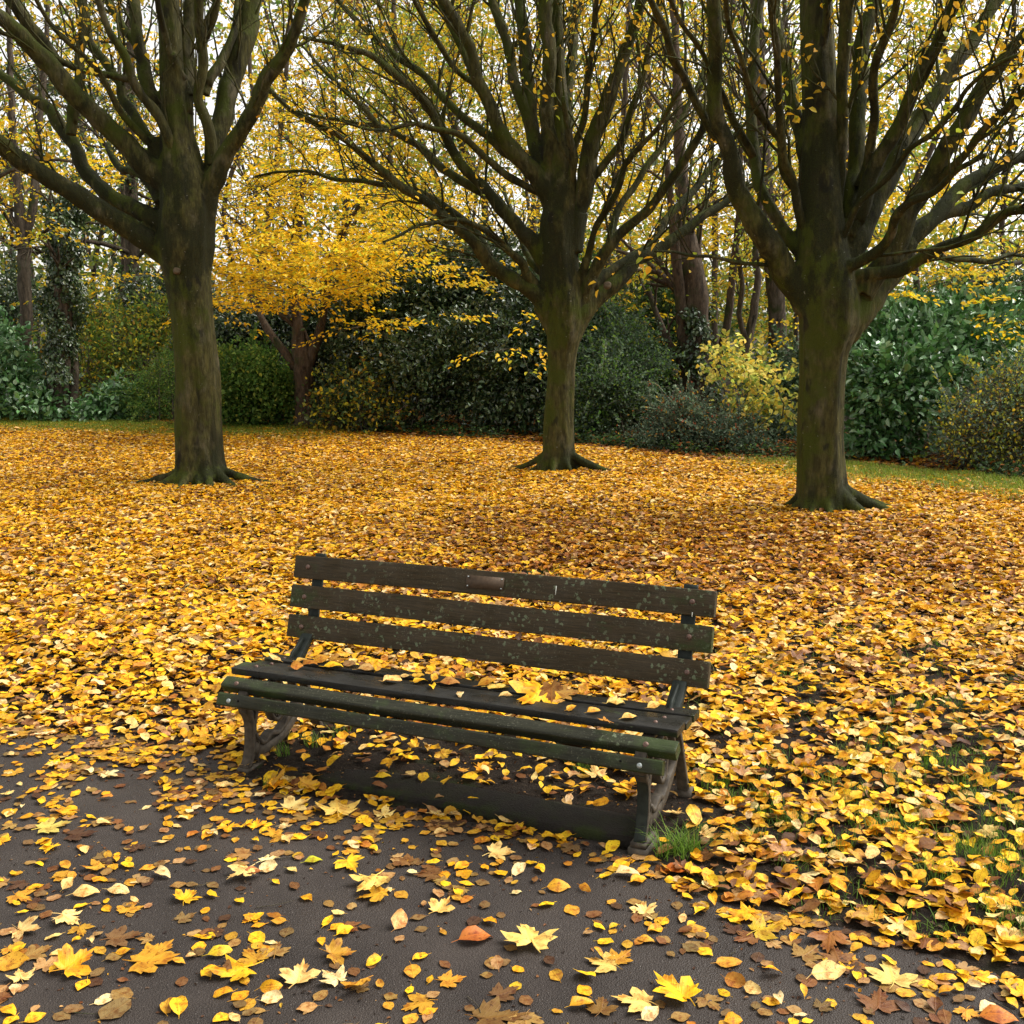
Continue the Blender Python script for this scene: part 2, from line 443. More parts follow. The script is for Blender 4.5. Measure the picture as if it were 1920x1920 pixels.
def axis(lo, a, b, hi, st):
    mid = np.arange(a, b, st); out = [b]; d = st
    while out[-1] < hi: d *= 1.35; out.append(out[-1] + d)
    neg = [a - st]; d = st
    while neg[-1] > lo: d *= 1.35; neg.append(neg[-1] - d)
    return np.concatenate([neg[::-1], mid, out])
gx = axis(-220, -6, 6, 220, .07); gy = axis(-30, 2.2, 14, 320, .07)
X, Y = np.meshgrid(gx, gy); Z = gz(X, Y)
nx, ny = len(gx), len(gy)
i = (np.arange(ny - 1)[:, None] * nx + np.arange(nx - 1)[None, :])
Q = np.stack([i, i + 1, i + nx + 1, i + nx], -1).reshape(-1, 4)
g = mk('ground', np.stack([X, Y, Z], -1).reshape(-1, 3), Q.ravel(), np.arange(len(Q)) * 4, MAT['soil'], smooth=True)
tag(g, kind='structure')

px_ = np.concatenate([[-60, -20], np.arange(-6, 6.01, .08), [20, 60]])
rowsV = []
ts = np.concatenate([[-30], np.linspace(.2, 1, 16)])
for xx in px_:
    ye = float(y_edge(xx)) + .10
    for t in ts: rowsV.append((xx, -30 if t < 0 else ye * t, .0))
V = np.array(rowsV); m = len(ts)
i = (np.arange(len(px_) - 1)[:, None] * m + np.arange(m - 1)[None, :])
Q = np.stack([i, i + m, i + m + 1, i + 1], -1).reshape(-1, 4)
tag(mk('path', V, Q.ravel(), np.arange(len(Q)) * 4, MAT['path']), kind='structure')

# ------------------------------------------------------------------ the bench
BX, BY, YAW, BROLL = -.318, 3.850, R(-25.271), R(-.699)
BM = Matrix.Translation((BX, BY, 0)) @ Matrix.Rotation(YAW, 4, 'Z') @ Matrix.Rotation(BROLL, 4, 'Y')
bench = empty('park_bench'); bench.matrix_world = BM
tag(bench, 'weathered slatted park bench with cast iron ends at the edge of the path', 'bench')

def rrect(w, t, r, seg=3):
    """rounded rectangle in (a, b): a across w, b across t; r = radii of the corners (++, -+, --, +-)"""
    out = []
    for (sx, sy), q, a0 in zip([(1, 1), (-1, 1), (-1, -1), (1, -1)], r, [0, 90, 180, 270]):
        q = max(q, .0015)
        for i in range(seg + 1):
            a = R(a0 + 90 * i / seg)
            out.append((sx * (w / 2 - q) + q * math.cos(a), sy * (t / 2 - q) + q * math.sin(a)))
    return out

def slat(name, x0, x1, cy, cz, w, t, ang, rad, mat, seed, warp=.0015, endwarp=0., label=None, seg=3):
    """long board; w along local a (ang from +y towards +z), t along b"""
    b = Buf(); r = random.Random(seed)
    pr = rrect(w, t, rad, seg); n = len(pr)
    xs = [x0, x0 + .003, x0 + .008] + list(np.linspace(x0 + .05, x1 - .05, 34)) + [x1 - .008, x1 - .003, x1]
    sc = [.93, .98, 1.] + [1.] * 34 + [1., .98, .93]
    ca, sa = math.cos(ang), math.sin(ang)
    ph = [r.uniform(0, 6.3) for _ in range(6)]; rows = []
    for x, s in zip(xs, sc):
        oa = warp * math.sin(x * 2.1 + ph[0]) + warp * .5 * math.sin(x * 7 + ph[1])
        ob = warp * math.sin(x * 1.7 + ph[2]) + warp * .6 * math.sin(x * 6 + ph[3]) + endwarp * max(0, x - .25) ** 2
        row = []
        for j, (a, c) in enumerate(pr):
            jw = .0006 * math.sin(x * 60 + j * 2.1 + ph[4]) + .0005 * math.sin(x * 133 + j + ph[5])
            a2 = a * s + oa + jw; c2 = c * s + ob + jw
            row.append((x, cy + a2 * ca - c2 * sa, cz + a2 * sa + c2 * ca))
        rows += row
    F = []
    for i in range(len(xs) - 1):
        for j in range(n):
            k = (j + 1) % n; F.append((i * n + j, i * n + k, (i + 1) * n + k, (i + 1) * n + j))
    F.append(tuple(range(n))); F.append(tuple((len(xs) - 1) * n + j for j in reversed(range(n))))
    b.add(rows, F)
    o = b.build(name, mat, bench, smooth=True)
    mod = o.modifiers.new('edges', 'EDGE_SPLIT'); mod.split_angle = R(40)
    if label: o['label'] = label
    return o

def bolt(y, z, x, nrm, mat, r=.0085, name='bolt', parent=None, label=None):
    """domed coach bolt head; nrm = (y, z) direction it faces"""
    b = Buf(); d = Vector((0, nrm[0], nrm[1])).normalized(); u = Vector((1, 0, 0)); v = d.cross(u)
    c = Vector((x, y, z)); V = []; K = 12
    for fr, hh in ((1.0, -.004), (1.0, .0005), (.85, .0030), (.55, .0048), (.2, .0056)):
        for i in range(K):
            a = 2 * math.pi * i / K; V.append(c + (u * math.cos(a) + v * math.sin(a)) * r * fr + d * hh)
    F = [(k * K + i, k * K + (i + 1) % K, (k + 1) * K + (i + 1) % K, (k + 1) * K + i) for k in range(4) for i in range(K)]
    F.append(tuple(4 * K + i for i in range(K)))
    b.add(V, F)
    o = b.build(name, mat, parent or bench)
    if label: o['label'] = label
    return o

L2 = .9225; BT = R(16.793); bh, bg = .097, .031
yb, zb, tb = .432, .439, .030
for i in range(3):
    k = i * (bh + bg) + bh / 2
    cy = yb + k * math.sin(BT) + tb / 2 * math.cos(BT); cz = zb + k * math.cos(BT) - tb / 2 * math.sin(BT)
    # a = along the width (upwards), b = outwards (to the front)
    slat('backrest_slat', -L2, L2, cy, cz, bh, tb, math.pi / 2 - BT, (.004, .004, .004, .004), MAT['wood_back'], 11 + i, .0018)
    for s, dx in ((-1, .070), (1, .083)):
        fy = yb + k * math.sin(BT); fz = zb + k * math.cos(BT)
        bolt(fy - .0022 * math.cos(BT), fz + .0022 * math.sin(BT), s * (L2 - dx) + (0 if i else .004), (-math.cos(BT), math.sin(BT)), MAT['bolt_rust'], .0105)
# seat slats, from the back
sz = .402
slat('seat_slat', -L2 + .012, L2, .300, sz - .010 - .013, .074, .026, R(-2), (.003,) * 4, MAT['wood_seat'], 21, .001, label='rearmost seat slat')
slat('seat_slat', -L2, L2 - .002, .212, sz - .014 - .0135, .068, .026, R(1), (.003,) * 4, MAT['wood_seat'], 22, .001, .012)
slat('seat_slat', -L2, L2, .111, sz + .006 - .0135, .090, .027, R(0), (.003, .003, .004, .004), MAT['wood_seat'], 23, .001)
# front rounded slat and the lower rail, both facing forwards and up
slat('front_slat', -L2, L2 + .014, .030, .3500, .052, .046, R(28), (.004, .011, .014, .004), MAT['wood_front'], 24, .001, label='rounded dark green front slat', seg=5)
slat('lower_rail', -L2 + .004, L2 - .020, -.016, .3050, .050, .034, R(68), (.008, .006, .005, .010), MAT['wood_front'], 25, .001, label='mossy green lower front slat', seg=4)
for s in (-1, 1):
    q = .065 if s < 0 else .10
    bolt(.298, sz - .0115, s * (L2 - .09), (0, 1), MAT['bolt_rust'], .008)
    bolt(.212, sz - .0105, s * (L2 - .09), (0, 1), MAT['bolt_rust'], .008)
    bolt(.114, sz + .0070, s * (L2 - .09), (0, 1), MAT['bolt_rust'], .008)
    nb = (-math.sin(R(58)), math.cos(R(58)))
    bolt(.0300 + .0245 * nb[0], .3500 + .0245 * nb[1] + .003, s * (L2 - .070 - .02 * (s > 0)), nb, MAT['bolt_rust'], .0105)
    nl = (-math.cos(R(22)), math.sin(R(22)))
    bolt(-.016 + .0182 * nl[0], .305 + .0182 * nl[1] - .004, s * (L2 - .062 - .035 * (s > 0)), nl, MAT['bolt_zinc'], .0100, label='bright zinc bolt head')
    bolt(-.016 + .0135 * nl[0], .305 + .0135 * nl[1] + .002, s * (L2 - .108 - .055 * (s > 0)), nl, MAT['hole'], .0058, 'bolt_hole')

# memorial plate on the top slat
def back_pt(x, k, off):
    return Vector((x, yb + k * math.sin(BT) - off * math.cos(BT), zb + k * math.cos(BT) + off * math.sin(BT)))
top0 = 2 * (bh + bg)
def plate(x0, x1, k0, k1, th, name, mat, parent):
    b = Buf(); V = [back_pt(x, k, o) for o in (-.004, th) for x, k in ((x0, k0), (x1, k0), (x1, k1), (x0, k1))]
    b.add(V, [(0, 3, 2, 1), (4, 5, 6, 7), (0, 1, 5, 4), (1, 2, 6, 5), (2, 3, 7, 6), (3, 0, 4, 7)])
    return b.build(name, mat, parent, smooth=False)
PX0, PX1, PK0, PK1 = -.088, .077, top0 + .024, top0 + .075
pl = plate(PX0, PX1, PK0, PK1, .003, 'nameplate', MAT['plaque'], bench); pl['label'] = 'small blank bronze plate screwed to the top slat'
for x in (PX0 + .008, PX1 - .008):
    for k in (PK0 + .007, PK1 - .007):
        c = back_pt(x, k, .0035)
        bolt(c.y, c.z, x, (-math.cos(BT), math.sin(BT)), MAT['bolt_zinc'], .0036, 'screw', pl)
# bird droppings: thin pale streaks dried on the top slat
for x, k0, k1, w in ((-.795, .060, .088, .0022), (.300, .028, .062, .0028), (.322, .0, .006, .003), (.843, -.006, .010, .0022)):
    plate(x - w / 2, x + w / 2, top0 + k0, top0 + k1, .0012, 'pale_streak', MAT['pale'], bench)

# cast iron ends
def ribbon(b, pts, wid, x0, x1, sub=.012):
    """bar following (y, z) points, in-plane width wid, from x0 to x1"""
    P = np.array([(0, p[0], p[1]) for p in pts], float)
    P, W = resample(P, np.array(wid, float), sub)
    T = np.gradient(P, axis=0); T /= np.linalg.norm(T, axis=1)[:, None]
    Nn = np.stack([np.zeros(len(P)), -T[:, 2], T[:, 1]], 1)
    V = []; bev = .003
    prof = [(-1, x0 + bev, 0), (-1, x1 - bev, 0), (-1, x1, bev), (1, x1, bev), (1, x1 - bev, 0), (1, x0 + bev, 0), (1, x0, bev), (-1, x0, bev)]
    for p, n, w in zip(P, Nn, W):
        for s, x, ins in prof:
            q = p + n * s * (w / 2 - ins); V.append((x, q[1], q[2]))
    k = 8; F = [(i * k + j, (i + 1) * k + j, (i + 1) * k + (j + 1) % k, i * k + (j + 1) % k) for i in range(len(P) - 1) for j in range(k)]
    F += [tuple(range(k)), tuple((len(P) - 1) * k + j for j in reversed(range(k)))]
    b.add(V, F)

def ellipse_plate(b, cy, cz, ry, rz, x0, x1, K=36, hole=None, rot=0.):
    V = []; F = []
    for x in (x0, x1):
        for q in ((1.,) if hole is None else (1., hole)):
            for i in range(K):
                a = 2 * math.pi * i / K; y = ry * q * math.cos(a); z = rz * q * math.sin(a)
                V.append((x, cy + y * math.cos(rot) - z * math.sin(rot), cz + y * math.sin(rot) + z * math.cos(rot)))
    if hole is None:
        F = [tuple(reversed(range(K))), tuple(K + i for i in range(K))] + [(i, (i + 1) % K, K + (i + 1) % K, K + i) for i in range(K)]
    else:
        for i in range(K):
            j = (i + 1) % K
            F += [(i, K + i, K + j, j), (2 * K + i, 2 * K + j, 3 * K + j, 3 * K + i), (i, j, 2 * K + j, 2 * K + i), (K + i, 3 * K + i, 3 * K + j, K + j)]
    b.add(V, F)

for s, xc in ((-1, -.818), (1, .818)):
    b = Buf()
    a0, a1 = xc - .021, xc + .021; w0, w1 = xc - .008, xc + .008
    front = [(-.004, .300), (.006, .262), (.028, .225), (.036, .190), (.034, .150), (.027, .105), (.014, .062), (-.004, .030)]
    ribbon(b, front, [.020, .024, .022, .020, .019, .018, .018, .020], a0, a1)
    # thinner web behind the flange, widening into the brace
    ribbon(b, [(p[0] + .016, p[1]) for p in front], [.03, .035, .034, .034, .036, .036, .034, .036], w0, w1)
    ribbon(b, [(.060, .150), (.070, .110), (.066, .070), (.062, .030)], [.012, .010, .010, .016], a0 + .005, a1 - .005)
    ribbon(b, [(.042, .165), (.060, .215), (.086, .275), (.108, .330)], [.022, .018, .018, .022], a0 + .006, a1 - .006)
    # stepped foot
    b.box((a0 - .006, -.026, .012), (a1 + .006, .084, .030)); b.box((a0 - .012, -.034, -.030), (a1 + .012, .094, .0125))
    # sweeping brace with its scrolled upper edge
    ribbon(b, [(.040, .100), (.095, .072), (.165, .072), (.240, .090), (.310, .132), (.370, .190), (.420, .250)], [.042, .042, .038, .038, .036, .032, .028], a0 + .007, a1 - .007)
    ribbon(b, [(.072, .128), (.088, .104), (.114, .100), (.135, .116), (.162, .120), (.200, .108), (.236, .124), (.262, .148), (.300, .160), (.335, .190), (.362, .232)], [.014, .018, .020, .022, .020, .018, .020, .022, .020, .018, .012], a0, a1)
    # rim under the seat
    ribbon(b, [(-.012, .296), (.010, .330), (.070, .362), (.150, .366), (.250, .358), (.350, .352)], [.02, .022, .018, .018, .018, .024], a0, a1)
    # hanging oval maker's plate: ring, disc and the row of raised marks
    ellipse_plate(b, .200, .246, .052, .092, a0 + .003, a1 - .003, hole=.80)
    ellipse_plate(b, .200, .246, .046, .082, w0, w1)
    ellipse_plate(b, .200, .246, .024, .052, w0 - .004, w1 + .004)
    for i in range(7):
        a = R(200 + i * 23)
        for xx in (w0 - .006, w1 + .002):
            b.box((xx, .200 + .034 * math.cos(a) - .004, .246 + .066 * math.sin(a) - .004), (xx + .004, .200 + .034 * math.cos(a) + .004, .246 + .066 * math.sin(a) + .004))
    # arch and rear leg
    ribbon(b, [(.330, .345), (.318, .290), (.330, .235), (.350, .200)], [.022, .014, .012, .014], a0, a1)
    rear = [(.350, .352), (.385, .290), (.420, .215), (.452, .130), (.480, .060), (.500, .0)]
    ribbon(b, rear, [.030, .022, .020, .019, .020, .030], a0, a1)
    b.box((a0 - .008, .474, -.03), (a1 + .008, .536, .014))
    e = b.build('cast_iron_end', MAT['iron'], bench, smooth=False)
    b = Buf()
    # painted front face of the leg
    ribbon(b, [(p[0] - .0115, p[1]) for p in front[1:]], [.004] * 7, a0 + .0015, a1 - .0015)
    b.build('front_flange', MAT['post'] if s > 0 else MAT['iron'], e, smooth=False)
    # back post: rises from the seat and leans with the backrest
    b = Buf(); xp = xc + (.0 if s < 0 else .002)
    k1 = 3 * bh + 2 * bg + .006
    P = [(.335, .352), (.375, .386), (.418, .425), (yb + .036 + .05 * math.sin(BT), zb + .05)] + [(yb + .036 + k * math.sin(BT), zb + k * math.cos(BT)) for k in (.12, .22, .30, k1)]
    ribbon(b, P, [.040, .036, .026, .016, .014, .013, .012, .012], xp - .027, xp + .027)
    ribbon(b, [(.30, .367), (.345, .392), (.385, .420), (.412, .45)], [.02, .05, .035, .01], xp - .006, xp + .006)
    b.build('back_post', MAT['post'], bench, smooth=False)

# stone kerb under the bench front
b = Buf()
N_ = 40; V = []; rk = random.Random(5)
for i in range(N_ + 1):
    x = -.80 + 1.60 * i / N_; w = .006 * math.sin(x * 9) + .004 * math.sin(x * 23)
    for (y, z) in ((.002 + w, -.05), (.000 + w, .012), (.012 + w, .024), (.16 + w, .028 + .004 * math.sin(x * 6)), (.185, .020), (.19, -.05)):
        V.append((x, y + rk.uniform(-.002, .002), z + rk.uniform(-.0015, .0015)))
F = [(i * 6 + j, (i + 1) * 6 + j, (i + 1) * 6 + j + 1, i * 6 + j + 1) for i in range(N_) for j in range(5)]
F += [tuple(reversed(range(6))), tuple(N_ * 6 + j for j in range(6))]
b.add(V, F)
k = NT('dark_mossy_stone'); ob = k.coord('Object'); n = k.noise(ob, 22, 6, .6)
c = k.mix(n, (.014, .012, .010), (.034, .028, .022)); sp = k.n('ShaderNodeSeparateXYZ'); k.set(sp.inputs[0], ob)
mo = k.math('MULTIPLY', k.step(k.math('ABSOLUTE', k.math('SUBTRACT', sp.outputs[1], .012)), .0, .05, 1, .25), k.step(k.noise(ob, 14, 5), .42, .58))
c = k.mix(mo, c, (.028, .036, .010))
MAT['kerb'] = k.done(k.bsdf(c, .7, k.bump(k.noise(ob, 120, 5, .7), 1., .012), .12))
kb = b.build('stone_kerb', MAT['kerb'])
kb.matrix_world = Matrix.Translation((BX, BY, 0)) @ Matrix.Rotation(YAW, 4, 'Z') @ Matrix.Rotation(BROLL, 4, 'Y') @ Matrix.Translation((.0, .012, 0))
tag(kb, 'low dark mossy stone kerb lying under the front of the bench', 'kerb')

# ------------------------------------------------------------------ single leaves
OBJ_T = {'oval': OVAL, 'flat': FLAT, 'ovalp': OVALP, 'maple': MAPLE, 'mapflat': MAPFLAT}
LM = {}
def leaf_mesh(kind, i):
    if (kind, i) not in LM:
        t = OBJ_T[kind][i % len(OBJ_T[kind])]
        o = mk('leaf', t['V'], t['flat'], t['st'], MAT['leaf_obj'], uv=t['uv']); me = o.data
        bpy.data.objects.remove(o); LM[(kind, i)] = me
    return LM[(kind, i)]
def put_leaf(kind, i, pos, head, size, col, label, group=None, tiltx=0., tilty=0., rest=None, name=None):
    nm = name or ('maple_leaf' if kind.startswith('map') else 'fallen_leaf')
    o = bpy.data.objects.new(nm, leaf_mesh(kind, i % len(OBJ_T[kind]))); COL.objects.link(o)
    off = .5 if not kind.startswith('map') else .22
    m = Matrix.Rotation(head, 4, 'Z') @ Matrix.Rotation(tilty, 4, 'Y') @ Matrix.Rotation(tiltx, 4, 'X')
    c = Vector(pos) - (m @ Vector((off * size, 0, 0)))
    if rest is not None:
        tv = OBJ_T[kind][i % len(OBJ_T[kind])]['V'] * size; mz = np.array(m)[2, :3]
        c.z = rest - float((tv @ mz).min())
    o.matrix_world = Matrix.Translation(c) @ m @ Matrix.Scale(size, 4)
    o.color = (*col, 1)
    tag(o, label, 'leaf', group)
    return o

def jitc(c, j=.12):
    b = random.uniform(1 - j, 1 + j); return tuple(min(.95, x * b) for x in c)
def lift(kind, size, tx, ty): return .004 + size * (.30 * abs(math.sin(tx)) + .5 * abs(math.sin(ty)))

# (px, py, kind, pixel width, heading degrees, colour, label, tiltx, tilty)
NOTES = [
 (300, 1783, 'mapflat', 72, 60, OCH, 'ochre yellow maple leaf pressed flat beside a folded sycamore leaf on the path', 0, 0),
 (146, 1818, 'maple', 80, 55, YEL2, 'large folded yellow leaf with a long red stalk on the path', .5, .1),
 (38, 1833, 'maple', 52, 120, CREAM, 'pale cream maple leaf with pointed lobes near the folded sycamore leaf', .1, 0),
 (23, 1812, 'oval', 58, 20, OCH, 'curled golden brown leaf above the pale cream maple leaf', .4, 0),
 (289, 1805, 'mapflat', 98, 15, (.56, .29, .02), 'broad golden maple leaf with toothed lobes flattened on tarmac', 0, 0),
 (434, 1828, 'maple', 96, 200, (.72, .42, .012), 'bright yellow maple leaf with a small rolled leaf on it', .05, 0),
 (430, 1824, 'oval', 24, -50, TAN, 'small tan rolled leaf lying on the bright yellow maple leaf', .9, 0),
 (563, 1832, 'maple', 78, 90, CREAM, 'cream maple leaf with pointed lobes pointing up the path', .05, 0),
 (622, 1837, 'maple', 60, 140, PALE, 'pale maple leaf touching the cream maple leaf on the path', 0, .1),
 (334, 1892, 'oval', 50, 110, YEL, 'heart shaped bright yellow leaf beside a brown leaf on tarmac', .1, .1),
 (313, 1890, 'oval', 44, 100, OCH, 'orange yellow leaf overlapped by the heart shaped yellow leaf', .1, 0),
 (509, 1858, 'oval', 40, 10, YEL2, 'upright curled yellow leaf forming the upper half of a cup', 1.0, 0),
 (510, 1876, 'oval', 38, 15, PALE, 'pale curled leaf forming the lower half of a cup', .3, 0),
 (218, 1896, 'flat', 66, 60, (.20, .13, .045), 'translucent brown rotted leaf stuck flat to the tarmac', 0, 0),
 (228, 1868, 'flat', 48, 150, (.30, .18, .05), 'brown spotted leaf beside a cream torn leaf', 0, 0),
 (197, 1877, 'oval', 38, 40, PALE, 'cream torn leaf lying against a brown spotted leaf', .1, 0),
 (349, 1722, 'mapflat', 44, 40, (.22, .14, .045), 'dull brown veined leaf with a dark stalk on bare tarmac', 0, 0),
 (306, 1643, 'oval', 38, -35, PALE, 'large pale cream pointed leaf on the open path', .2, 0),
 (128, 1667, 'oval', 26, 60, CREAM, 'upright cream leaf standing on the tarmac', .5, .5),
 (162, 1679, 'oval', 46, 10, CREAM, 'long cream leaf curved beside the upright cream leaf', .3, 0),
 (222, 1674, 'oval', 42, -10, (.84, .66, .28), 'smooth pale yellow leaf with a thin tip on bare tarmac', .3, 0),
 (353, 1684, 'maple', 56, 80, (.74, .42, .01), 'two winged bright yellow leaf above a veined brown leaf', .2, 0),
 (450, 1648, 'maple', 64, 230, CREAM, 'pale yellow maple leaf with a red brown oval leaf resting on it', .05, .1),
 (476, 1646, 'oval', 36, 20, (.40, .14, .04), 'red brown oval leaf resting on the pale yellow maple leaf', .1, 0),
 (503, 1632, 'oval', 34, 30, PALE, 'nearly white folded leaf beside the red brown oval leaf', .4, .1),
 (558, 1513, 'maple', 60, 40, (.80, .60, .20), 'pale heart shaped maple leaf with a long straight stalk', .1, 0),
 (632, 1518, 'maple', 84, 100, (.84, .58, .13), 'large pale yellow maple leaf with a crimson stalk at the kerb', .1, 0),
 (585, 1479, 'maple', 52, 20, (.58, .31, .03), 'golden star shaped maple leaf leaning on the kerb end', .2, -.2),
 (153, 1567, 'mapflat', 64, 10, DBRN, 'dark purplish brown maple leaf flat on the path', 0, 0),
 (103, 1552, 'mapflat', 70, 30, (.56, .46, .10), 'dull greenish yellow maple leaf flat on the path', 0, 0),
 (174, 1630, 'maple', 50, 200, (.64, .34, .03), 'orange yellow maple leaf with lobes pointing down the path', .1, 0),
 (588, 1617, 'oval', 32, 15, (.50, .50, .02), 'small lime green and yellow leaf on the open path', .1, 0),
 (413, 1791, 'oval', 44, 25, (.66, .50, .02), 'greenish yellow oval leaf with one curled edge', .3, 0),
 (234, 1760, 'mapflat', 76, 20, (.19, .10, .035), 'large dull brown maple leaf half hidden in wet tarmac', 0, 0),
 (993, 1764, 'maple', 108, 95, (.86, .62, .16), 'very large pale yellow maple leaf in the middle of the path', .05, 0),
 (893, 1763, 'oval', 62, 10, (.50, .16, .03), 'red orange leaf touching the very large pale maple leaf', .2, 0),
 (749, 1735, 'oval', 40, 70, (.74, .42, .15), 'peach coloured folded leaf standing on the path', .6, .4),
 (830, 1704, 'maple', 54, 60, (.82, .56, .15), 'pale golden leaf with a long bent stalk on the path', .1, .1),
 (692, 1668, 'maple', 80, 240, (.84, .60, .14), 'pale yellow maple leaf lying on a pile of golden leaves', .1, 0),
 (657, 1627, 'maple', 62, 300, (.84, .54, .02), 'vivid yellow maple leaf beside a pile of golden leaves', .1, 0),
 (697, 1684, 'maple', 68, 190, (.60, .33, .02), 'golden maple leaf underneath the pale yellow maple leaf', .05, 0),
 (1178, 1643, 'oval', 44, -12, PALE, 'pale bean shaped leaf with a long curved stalk', .1, 0),
 (1198, 1654, 'oval', 32, 20, YEL2, 'small golden leaf under the pale bean shaped leaf', .1, 0),
 (1048, 1668, 'oval', 42, 0, (.68, .36, .02), 'golden curled leaf joined to its twin by a stalk', .5, 0),
 (1097, 1671, 'oval', 28, -50, (.66, .30, .02), 'orange folded leaf at the end of a shared stalk', .6, 0),
 (940, 1602, 'maple', 58, 10, (.82, .58, .19), 'pale maple leaf with a brown edge among golden leaves', .2, 0),
 (972, 1637, 'oval', 36, 50, PALE, 'cream leaf folded into a scoop on the path', .6, .2),
 (1268, 1637, 'oval', 42, 0, (.50, .13, .01), 'bright orange red leaf beside the grass tuft', .2, 0),
 (1186, 1880, 'mapflat', 84, 170, (.80, .54, .15), 'pale gold maple leaf beside a vivid yellow maple leaf', .05, 0),
 (1262, 1862, 'maple', 104, 130, (.88, .56, .012), 'vivid yellow maple leaf with sharp lobes near a cream leaf', .1, 0),
 (1219, 1907, 'oval', 42, 40, PALE, 'cream folded leaf with a pointed tip beside the vivid maple', .5, .2),
 (967, 1851, 'flat', 29, 80, (.62, .42, .02), 'round dull yellow leaf with dark veins on a brown leaf', 0, 0),
 (948, 1864, 'mapflat', 62, 30, (.15, .075, .025), 'dark brown leaf under a round dull yellow leaf', 0, 0),
 (1092, 1889, 'oval', 46, 10, (.62, .34, .02), 'golden oval leaf touching a dark brown maple leaf', .1, 0),
 (1128, 1890, 'mapflat', 66, 80, (.19, .10, .02), 'dark brown maple leaf between golden and pale gold leaves', 0, 0),
 (938, 1909, 'mapflat', 112, 10, (.18, .10, .025), 'broad brown maple leaf with blunt lobes at the path middle', 0, 0),
 (1129, 1808, 'mapflat', 72, 160, (.68, .48, .12), 'dull pale maple leaf with a small orange leaf on top', .02, 0),
 (1121, 1797, 'oval', 24, 120, (.70, .38, .02), 'small orange leaf standing on the dull pale maple leaf', .4, .3),
 (1553, 1831, 'oval', 66, 15, (.84, .60, .22), 'curved cream leaf with a very long pale stalk', .6, 0),
 (1367, 1808, 'flat', 47, 5, (.62, .31, .03), 'orange yellow oval leaf with a straight stalk on open tarmac', 0, 0),
 (1379, 1845, 'oval', 40, -30, (.52, .23, .03), 'folded orange brown leaf on open tarmac', .6, 0),
 (1411, 1859, 'oval', 32, -30, CREAM, 'cream curled leaf touching the folded orange brown leaf', .4, 0),
 (1672, 1829, 'mapflat', 98, 80, (.64, .50, .14), 'faded greenish maple leaf with an upright stalk', .05, 0),
 (1648, 1879, 'mapflat', 86, 70, (.19, .08, .025), 'dark brown maple leaf below the faded greenish maple leaf', .02, 0),
 (1554, 1773, 'maple', 76, 250, (.30, .12, .025), 'rust brown maple leaf with its lobes pointing down the path', .05, 0),
 (1440, 1749, 'maple', 72, 10, (.56, .38, .02), 'yellow maple leaf with green brown patches on the open path', .1, 0),
 (1855, 1896, 'oval', 40, 15, PALE, 'pale toothed leaf with fine ribs near the bottom corner', .2, 0),
 (1873, 1914, 'oval', 66, -10, (.50, .17, .02), 'large orange brown leaf curled at the bottom edge of the path', .2, 0),
 (1663, 1664, 'mapflat', 92, 200, (.25, .11, .03), 'large wet brown maple leaf on the muddy verge', .05, 0),
 (1772, 1692, 'mapflat', 90, 170, (.16, .07, .03), 'large dark brown maple leaf beside a bright oval leaf', .05, 0),
 (1748, 1678, 'oval', 34, 5, (.86, .52, .02), 'small vivid yellow oval leaf on dark brown leaves', .05, 0),
 (1558, 1882, 'flat', 26, 100, (.70, .46, .02), 'round yellow leaf stuck on a dull brown leaf', 0, 0),
 (1545, 1888, 'mapflat', 42, 30, (.16, .10, .03), 'dull brown leaf with a round yellow leaf on it', 0, 0),
 (1898, 1772, 'maple', 66, 20, (.78, .46, .015), 'yellow maple leaf over brown leaves at the grass edge', .1, 0),
 (1300, 1544, 'oval', 46, 100, (.84, .54, .06), 'tall bright yellow oval leaf leaning beside the bench leg', .2, .5),
 (535, 1458, 'maple', 48, 100, (.64, .40, .02), 'yellow star shaped leaf propped beside the iron bench foot', .3, -.6),
 (1505, 1867, 'oval', 24, 90, (.80, .48, .02), 'small upright yellow leaf alone on open tarmac', .5, .6),
]
for i_, (px, py, kind, wpx, hd, colr, lab, tx, ty) in enumerate(NOTES):
    z = float(max(0.0, gz(*on_z(px, py)[:2])))
    p = on_z(px, py, z); d = (p - CAM) @ fw0
    size = wpx / FOC * d * (1.08 if not kind.startswith('map') else 1.1)
    z0 = z + (.010 if 'resting' in lab or 'lying on' in lab or 'standing on the dull' in lab else 0) * ('mapflat' != kind)
    z += .003 + (.012 if 'on' in lab.split()[-4:] or 'resting' in lab or 'lying on' in lab or 'standing on' in lab else .004) * (0 if kind in ('flat', 'mapflat') else 1)
    if not kind.startswith('mapf') and kind != 'flat': z += lift(kind, size, tx, ty) * .8
    put_leaf(kind, i_, (p[0], p[1], z + .0007 * (i_ % 9)), R(hd), size, jitc(colr, .05), lab, None, tx, -ty, rest=z0 + .002 + .0009 * (i_ % 5))

